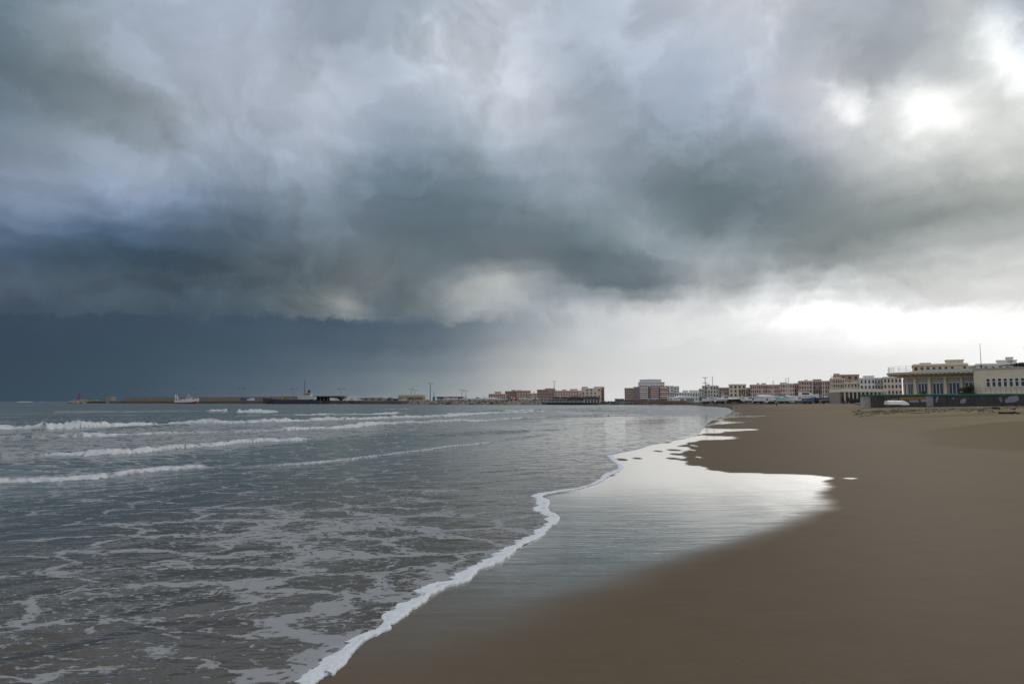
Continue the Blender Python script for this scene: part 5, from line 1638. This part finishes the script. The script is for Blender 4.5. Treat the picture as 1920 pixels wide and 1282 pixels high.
o2, u2, v2, L2, rz2, loc2 = frame(1681, 124, 1835, 114)
def pavilion():
    rt = empty('beach_pavilion', (o2.x, o2.y, TERRACE_Z), rz2)
    tag(rt, 'cream seaside pavilion with wide flat roof, rounded end and tall glazed doors', 'building')
    zb = TERRACE_Z
    X = lambda px: loc2(px, 720)[0]
    Zr = lambda px, py: loc2(px, py)[1] - zb
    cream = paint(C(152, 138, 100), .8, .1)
    cream2 = paint(C(162, 148, 116), .8, .1)
    ztop = Zr(1835, 694.2)
    zsof = ztop - .36
    zhead = zsof - .75
    xr = X(1835)
    # plan of the curved end
    def plan(off, n=14):
        r = 4.2
        pts = [(xr, -off), (r, -off)]
        for i in range(1, n):
            t = math.pi / 2 * i / n
            pts.append((r - (r + off) * math.sin(t), r - (r + off) * math.cos(t)))
        pts += [(-off, r), (-off, 13), (xr, 13)]
        return pts
    b = MB()
    b.prism(plan(0), zhead, zsof)
    b.build('head_wall', cream, rt)
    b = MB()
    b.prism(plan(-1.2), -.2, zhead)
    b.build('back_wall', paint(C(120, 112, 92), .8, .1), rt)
    s = MB()
    s.prism(plan(2.6), zsof, ztop - .1)
    s.build('roof_slab', cream, rt)
    s = MB()
    s.prism(plan(2.72), ztop - .1, ztop)
    s.build('roof_edge', paint(C(176, 168, 150), .8, .1), rt)
    # low set-back roof
    rb = MB()
    p0, p1 = plan(0.2), plan(-2.5)
    zt = Zr(1800, 689.6)
    rb.loft([[(x, y, ztop) for x, y in p0], [(x, y, zt) for x, y in p1]])
    rb.build('upper_roof', paint((.13, .135, .14), .8, .15), rt)
    # ribs under the overhang
    rib = MB()
    rib.loft([[(-.11, -2.5, -.02), (.11, -2.5, -.02), (.11, -2.5, -.12), (-.11, -2.5, -.12)], [(-.11, .05, -.02), (.11, .05, -.02), (.11, .05, -.55), (-.11, .05, -.55)]])
    rm = rib.mesh('rib', cream2)
    n = 13
    for i in range(n):
        child('rib', rm, rt, (4.3 + (xr - 4.6) * i / (n - 1), 0, zsof))
    for i in range(5):
        t = math.pi / 2 * (i + .6) / 5
        child('rib', rm, rt, (4.2 - 4.2 * math.sin(t), 4.2 - 4.2 * math.cos(t), zsof), (1, 1, 1), -t)
    # columns
    for pa, pb in [(1683.5, 1687), (1693.5, 1697), (1711.5, 1717.5), (1739.5, 1744.5), (1769.5, 1774.5), (1801, 1804.5), (1833, 1835)]:
        a, c = X(pa), X(pb)
        y = 0.0
        if c < 4.2:
            k = 1 - min(max((a + c) / 2, 0), 4.2) / 4.2
            y = 4.2 - 4.2 * math.sqrt(max(0, 1 - k * k))
        MB().box(a, c, y + .02, y + .5, -.1, zhead).build('column', cream2, rt)
    # glazed bays
    leafm = MB()
    leafm.box(-.5, -.41, -.05, .05, 0, 1)
    leafm.box(.41, .5, -.05, .05, 0, 1)
    leafm.box(-.41, .41, -.05, .05, .94, 1)
    leafm.box(-.41, .41, -.05, .05, 0, .1)
    leafm.box(-.41, .41, -.012, .02, .1, .94, 1)
    leaf = leafm.mesh('door_leaf', [WHITE, paint((.055, .085, .10), .12, .15)])
    bays = [(1687.3, 1693.3, 1), (1697.3, 1711.3, 3), (1717.8, 1739.3, 3), (1744.8, 1769.3, 3), (1774.8, 1800.8, 3), (1804.8, 1832.8, 3)]
    for pa, pb, n in bays:
        a, c = X(pa), X(pb)
        y = .35
        if c < 4.2:
            k = 1 - min(max((a + c) / 2, 0), 4.2) / 4.2
            y += 4.2 - 4.2 * math.sqrt(max(0, 1 - k * k))
        zd = Zr(1745, 716.8)
        fr = MB()
        fr.box(a, c, y, y + .12, zd, zhead)
        fr.build('transom', paint((.42, .43, .40), .5, .1), rt)
        sw = (c - a) * (.10 if n > 1 else .04)
        for e0, e1 in ((a, a + sw), (c - sw, c)):
            MB().box(e0, e1, y, y + .12, -.1, zd).build('jamb', paint((.40, .41, .38), .5, .1), rt)
        for i in range(n):
            w = (c - a - 2 * sw) / n
            child('glazed_door', leaf, rt, (a + sw + w * (i + .5), y + .05, .02), (w * .98, 1, zd - .03))
    # wing to the right with its row of windows
    xw = X(2010)
    zw = Zr(1835, 693.6)
    w = MB()
    w.box(xr, xw, -2.2, 13, -.2, zw)
    wing = w.build('wing_wall', paint(C(150, 138, 110), .85, .08), rt)
    cp = MB()
    cp.box(xr - .05, xw + .1, -2.35, 13.1, zw, zw + .22)
    cp.build('wing_coping', paint(C(120, 114, 102), .8, .1), rt)
    wn = MB()
    wn.box(-.5, -.40, -.06, .06, 0, 1, 0)
    wn.box(.40, .5, -.06, .06, 0, 1, 0)
    wn.box(-.40, .40, -.06, .06, .95, 1, 0)
    wn.box(-.40, .40, -.06, .06, 0, .05, 0)
    wn.box(-.40, .40, -.05, .06, .585, .63, 0)
    wn.box(-.40, .40, -.01, .06, .05, .585, 1)
    wn.box(-.40, .40, -.01, .06, .63, .95, 1)
    wme = wn.mesh('wing_window', [WHITE, paint((.02, .045, .055), .12, .1)])
    y0 = -2.2
    def loc_w(px, py):
        d = ray(px, py)
        k = ((o2 + v2 * y0) - EYE).dot(v2) / d.dot(v2)
        p = EYE + d * k
        return ((p - o2).dot(u2), p.z - zb)
    zs, ze = loc_w(1870, 725.2)[1], loc_w(1870, 708.8)[1]
    px = 1849.2
    for i in range(11):
        a, c = loc_w(px, 715)[0], loc_w(px + 7.6, 715)[0]
        child('wing_window', wme, rt, ((a + c) / 2, y0 - .02, zs), (c - a, 1, ze - zs))
        px += 10.65 * (1 + .006 * i)
    MB().box(loc_w(1848, 715)[0], xw, y0 - .10, y0, zs - .16, zs - .06).build('sill_band', paint(C(170, 160, 138), .8, .1), rt)
    # roof railing
    rl = MB()
    pr = plan(2.4)[1:-1]
    pr = [p for p in pr if p[0] < X(1725)]
    pr = [(X(1725), -2.4)] + pr
    prev = None
    for i, (x, y) in enumerate(pr):
        if prev is not None:
            for h in (.35, .7, 1.05):
                rl.tube((prev[0], prev[1], ztop + h), (x, y, ztop + h), .022, None, 5)
        prev = (x, y)
        if i % 2 == 0:
            rl.tube((x, y, ztop), (x, y, ztop + 1.05), .03, None, 5)
    rl.build('roof_railing', paint((.45, .45, .43), .5, .05), rt)
    return ztop, zw, wing
pz, wz, wing = pavilion()

# flagpole on the pavilion roof, aerials
g = loc2(1835.5, 690)
fp = empty('flagpole', o2 + u2 * loc2(1836, 690)[0] + v2 * 1.0 + Vector((0, 0, TERRACE_Z + pz)))
tag(fp, 'thin bare flagpole on the pavilion roof where the wing begins', 'flagpole')
hh = at(1834.6, 644.5, 115).z - TERRACE_Z - pz
MB().tube((0, 0, 0), (0, 0, hh), .06, .03, 6).build('pole', STEEL, fp)
MB().tube((0, 0, 0), (0, 0, .9), .14, .12, 6).build('socket', DARK, fp)

# leafy things on the terrace and the roof
def leaves(name, n, rx, ry, rz, size, seed, zc, m, parent):
    rnd = random.Random(seed)
    b = MB()
    for i in range(n):
        while True:
            p = Vector((rnd.uniform(-1, 1), rnd.uniform(-1, 1), rnd.uniform(-1, 1)))
            if p.length < 1:
                break
        c = Vector((p.x * rx, p.y * ry, zc + p.z * rz))
        d = Vector((rnd.gauss(0, 1), rnd.gauss(0, 1), rnd.gauss(0, 1))).normalized()
        e = d.orthogonal().normalized()
        s = size * rnd.uniform(.6, 1.4)
        b.add([c - d * s, c + e * s * .4, c + d * s, c - e * s * .4], [(0, 1, 2, 3)])
    return b.build(name, m, parent)
LEAF = paint((.035, .06, .028), .7, .2)
LEAF2 = paint((.05, .055, .03), .7, .2)
def plant(name, label, px, h, w, seed, yoff, pot=None, m=LEAF):
    x = loc2(px, 730)[0]
    p = o2 + u2 * x + v2 * yoff
    rt = empty(name, (p.x, p.y, TERRACE_Z), rz2)
    tag(rt, label, 'plant')
    if pot:
        MB().loft([[(-w * .8, -w * .8, 0), (w * .8, -w * .8, 0), (w * .8, w * .8, 0), (-w * .8, w * .8, 0)], [(-w, -w, .45), (w, -w, .45), (w, w, .45), (-w, w, .45)]]).build('pot', paint(pot, .8, .1), rt)
    MB().tube((0, 0, .2), (0, 0, h * .7), .04, .02, 5).build('stem', paint((.10, .07, .04), .9, .1), rt)
    leaves('foliage', 420, w * 1.15, w * 1.15, h * .42, .10, seed, .35 + h * .5, m, rt)
plant('potted_shrub', 'dark potted bush in a brown box before the last glazed bay', 1819, 1.05, .75, 1, -2.6, (.10, .05, .035))
plant('potted_cypress', 'dark upright cypress where the pavilion meets the wing', 1834, 1.5, .38, 2, -3.0, (.05, .04, .035))
plant('potted_shrub', 'dark bush beside the cypress before the last glazed bay', 1827, 1.1, .5, 3, -2.8, (.06, .04, .03))
def red_box():
    p = o2 + u2 * loc2(1741, 730)[0] + v2 * -2.4
    rt = empty('red_box', (p.x, p.y, TERRACE_Z), rz2)
    tag(rt, 'small dull red box stand before a pavilion column', 'box')
    MB().box(-.22, .22, -.2, .2, .05, .62).build('body', paint((.16, .045, .035), .7, .1), rt)
    MB().box(-.26, .26, -.24, .24, .62, .7).build('lid', paint((.12, .035, .03), .7, .1), rt)
    for x in (-.18, .14):
        MB().box(x, x + .05, -.18, .18, 0, .05).build('foot', DARK, rt)
red_box()
def roof_pergola():
    p = o2 + u2 * loc2(1888, 688)[0] + v2 * 2.0
    rt = empty('roof_pergola', (p.x, p.y, TERRACE_Z + wz + .22), rz2)
    tag(rt, 'roof pergola overgrown with dark creeper on the pavilion wing', 'pergola')
    fr = MB()
    for x in (0, 3.2, 6.4):
        for y in (0, 3):
            fr.box(x - .06, x + .06, y - .06, y + .06, 0, .95)
    fr.build('frame', STEEL, rt)
    MB().loft([[(-2.2, -.3, .50), (7, -.3, 1.0), (7, -.3, 1.08), (-2.2, -.3, .58)], [(-2.2, 3.3, .50), (7, 3.3, 1.0), (7, 3.3, 1.08), (-2.2, 3.3, .58)]]).build('canopy', OFFWHITE, rt)
    f = leaves('creeper', 1500, 3.4, 1.2, .42, .16, 9, .48, LEAF2, rt)
    f.location = (3.6, -.2, 0)
roof_pergola()
def lamp_globe():
    Y = 80
    t = at(1923, 650, Y)
    rt = empty('street_lamp', (t.x, Y, 1.15))
    tag(rt, 'street lamp with dark red round heads at the edge of the beach', 'street lamp')
    MB().tube((.35, 0, 0), (.35, 0, t.z - 1.15 + .3), .07, .05, 8).build('pole', DARK, rt)
    for py in (652, 664):
        z = at(1923, py, Y).z - 1.15
        b = MB()
        rings = []
        for i in range(7):
            a = math.pi * (i + .001) / 6.002
            rings.append([(.18 * math.sin(a) * math.cos(2 * math.pi * j / 10), .18 * math.sin(a) * math.sin(2 * math.pi * j / 10), z + .18 * math.cos(a)) for j in range(10)])
        b.loft(rings)
        b.build('lamp_head', paint((.08, .015, .018), .4, .05), rt)
        MB().tube((0, 0, z), (.35, 0, z), .03, None, 6).build('arm', DARK, rt)
lamp_globe()

# ---------------------------------------------------------------- litter and driftwood on the upper beach
def sand_z(x, y):
    x, y = np.array([x]), np.array([y])
    return float(sand_height(x, y, shore_sd(x, y))[0])
def beach_point(px, py):
    """where the photo's ray meets the sloping sand"""
    d = ray(px, py)
    k = 20.0
    for i in range(400):
        p = EYE + d * k
        if p.z <= sand_z(p.x, p.y):
            break
        k *= 1.01
    return p
def driftwood(label, px, py, L, r, yaw, seed):
    p = beach_point(px, py)
    rnd = random.Random(seed)
    rt = empty('driftwood', (p.x, p.y, sand_z(p.x, p.y)), R(yaw))
    tag(rt, label, 'driftwood', 'driftwood on the upper beach')
    b = MB()
    n = 7
    rings = []
    for i in range(n + 1):
        t = i / n
        rr = r * (1 - .55 * t) * rnd.uniform(.8, 1.15)
        cy, cz = rnd.uniform(-.06, .06), r * .7 + rnd.uniform(-.03, .05)
        rings.append([(L * (t - .5), cy + rr * math.cos(2 * math.pi * j / 7), cz + rr * math.sin(2 * math.pi * j / 7)) for j in range(7)])
    b.loft(rings)
    wood = paint((.035, .028, .022), .9, .2)
    b.build('trunk', wood, rt)
    for k in range(3):
        t = rnd.uniform(-.3, .35) * L
        q = Vector((t + rnd.uniform(.2, .5), rnd.uniform(-.5, .5), r + rnd.uniform(.05, .3)))
        MB().tube((t, 0, r * .7), q, r * .35, r * .12, 5).build('branch', wood, rt)
driftwood('longest dark branch of driftwood lying on the open sand', 1894, 776, 1.9, .11, 4, 1)
driftwood('dark lump of driftwood between the long branch and the wall', 1870, 767.5, 1.0, .16, 20, 2)
driftwood('small driftwood stick beside the dark lump', 1900, 768.2, .6, .07, -10, 3)
driftwood('flat dark driftwood in the strand line below the pale painted patch', 1740, 763.6, 1.2, .10, 5, 4)
def litter(name, label, px, py, s, c, seed, group=None):
    p = beach_point(px, py)
    rnd = random.Random(seed)
    b = MB()
    rings = []
    for i in range(6):
        a = math.pi * (i + .01) / 5.02
        rings.append([(s * math.sin(a) * math.cos(2 * math.pi * j / 8) * rnd.uniform(.75, 1.2), s * .8 * math.sin(a) * math.sin(2 * math.pi * j / 8) * rnd.uniform(.75, 1.2), s * .55 + s * .6 * math.cos(a) * rnd.uniform(.8, 1.1)) for j in range(8)])
    b.loft(rings)
    o = b.build(name, paint(c, .6, .1))
    o.location = (p.x, p.y, sand_z(p.x, p.y) - .02)
    tag(o, label, 'litter', group)
litter('plastic_bag', 'crumpled white plastic bag on the sand before the upturned boat', 1649.5, 761.2, .22, (.72, .74, .76), 1)
litter('plastic_bottle', 'small white scrap of plastic beside the upturned boat', 1657, 758.8, .12, (.7, .7, .7), 2)
GL = 'pale scraps washed up along the strand line'
for i, (px, py, s, lab) in enumerate([(1705, 763, .12, 'pale scrap on the sand just past the bow of the upturned boat'), (1768, 767, .10, 'pale scrap on the sand between the flat driftwood and the bright crumpled one'),
                              (1786, 766.3, .13, 'largest pale crumpled scrap below the dark painted wall'), (1761, 768, .09, 'small pale scrap lying seaward of the flat dark driftwood'), (1775, 769, .08, 'tiniest pale scrap seaward of the crumpled one'),
                              (1616, 757.6, .11, 'pale scrap at the foot of the grey end panel of the seafront wall'), (1632, 758.2, .1, 'pale scrap where the grey wall panels turn dark'), (1475, 760.5, .18, 'pale lump on bare sand seaward of the sea-green covered boat'),
                              (1548, 757.2, .16, 'pale lump on the sand in front of the grey inflatable-sided boat')]):
    litter('washed_up_scrap', lab, px, py, s, (.5, .47, .42), 10 + i, GL)
def small_post(label, px, py, Y):
    p = at(px, py, Y)
    z = sand_z(p.x, p.y)
    rt = empty('mooring_post', (p.x, p.y, z))
    tag(rt, label, 'post')
    MB().tube((0, 0, -.2), (0, 0, .75), .16, .14, 8).build('shaft', DARK, rt)
    MB().tube((0, 0, .75), (0, 0, .9), .22, .18, 8).build('cap', DARK, rt)
small_post('short dark post on the sand before the wrapped white boat', 1456, 755, 190)
small_post('short dark post on the sand before the blue spray cover boat', 1584, 756, 190)

# wrack along the old strand line: twigs, shells and stones too small to pick apart
def wrack():
    rnd = random.Random(77)
    b = MB()
    for i in range(520):
        px = rnd.uniform(1600, 1960)
        Yd = rnd.triangular(62, 104, 88) + 3 * math.sin(px * .03)
        p = at(px, 752, Yd)
        z = sand_z(p.x, p.y)
        s = rnd.uniform(.03, .10) * (1.8 if rnd.random() < .06 else 1)
        n0 = len(b.m)
        rock(b, (p.x, p.y, z + s * .25), s, rnd)
        if rnd.random() < .5:
            a = rnd.uniform(-.6, .6)
            L = rnd.uniform(.15, .6)
            b.tube((p.x - L * math.cos(a), p.y - L * math.sin(a), z + .03), (p.x + L * math.cos(a), p.y + L * math.sin(a), z + .05), .025, .012, 4, rnd.choice((1, 1, 2)))
    o = b.build('wrack_line', [paint((.34, .30, .24), .9, .1), paint((.06, .05, .04), .9, .1), paint((.12, .10, .07), .9, .1)])
    tag(o, 'scattered wrack of twigs, stones and shells along the old strand line', 'wrack', None, 'stuff')
wrack()
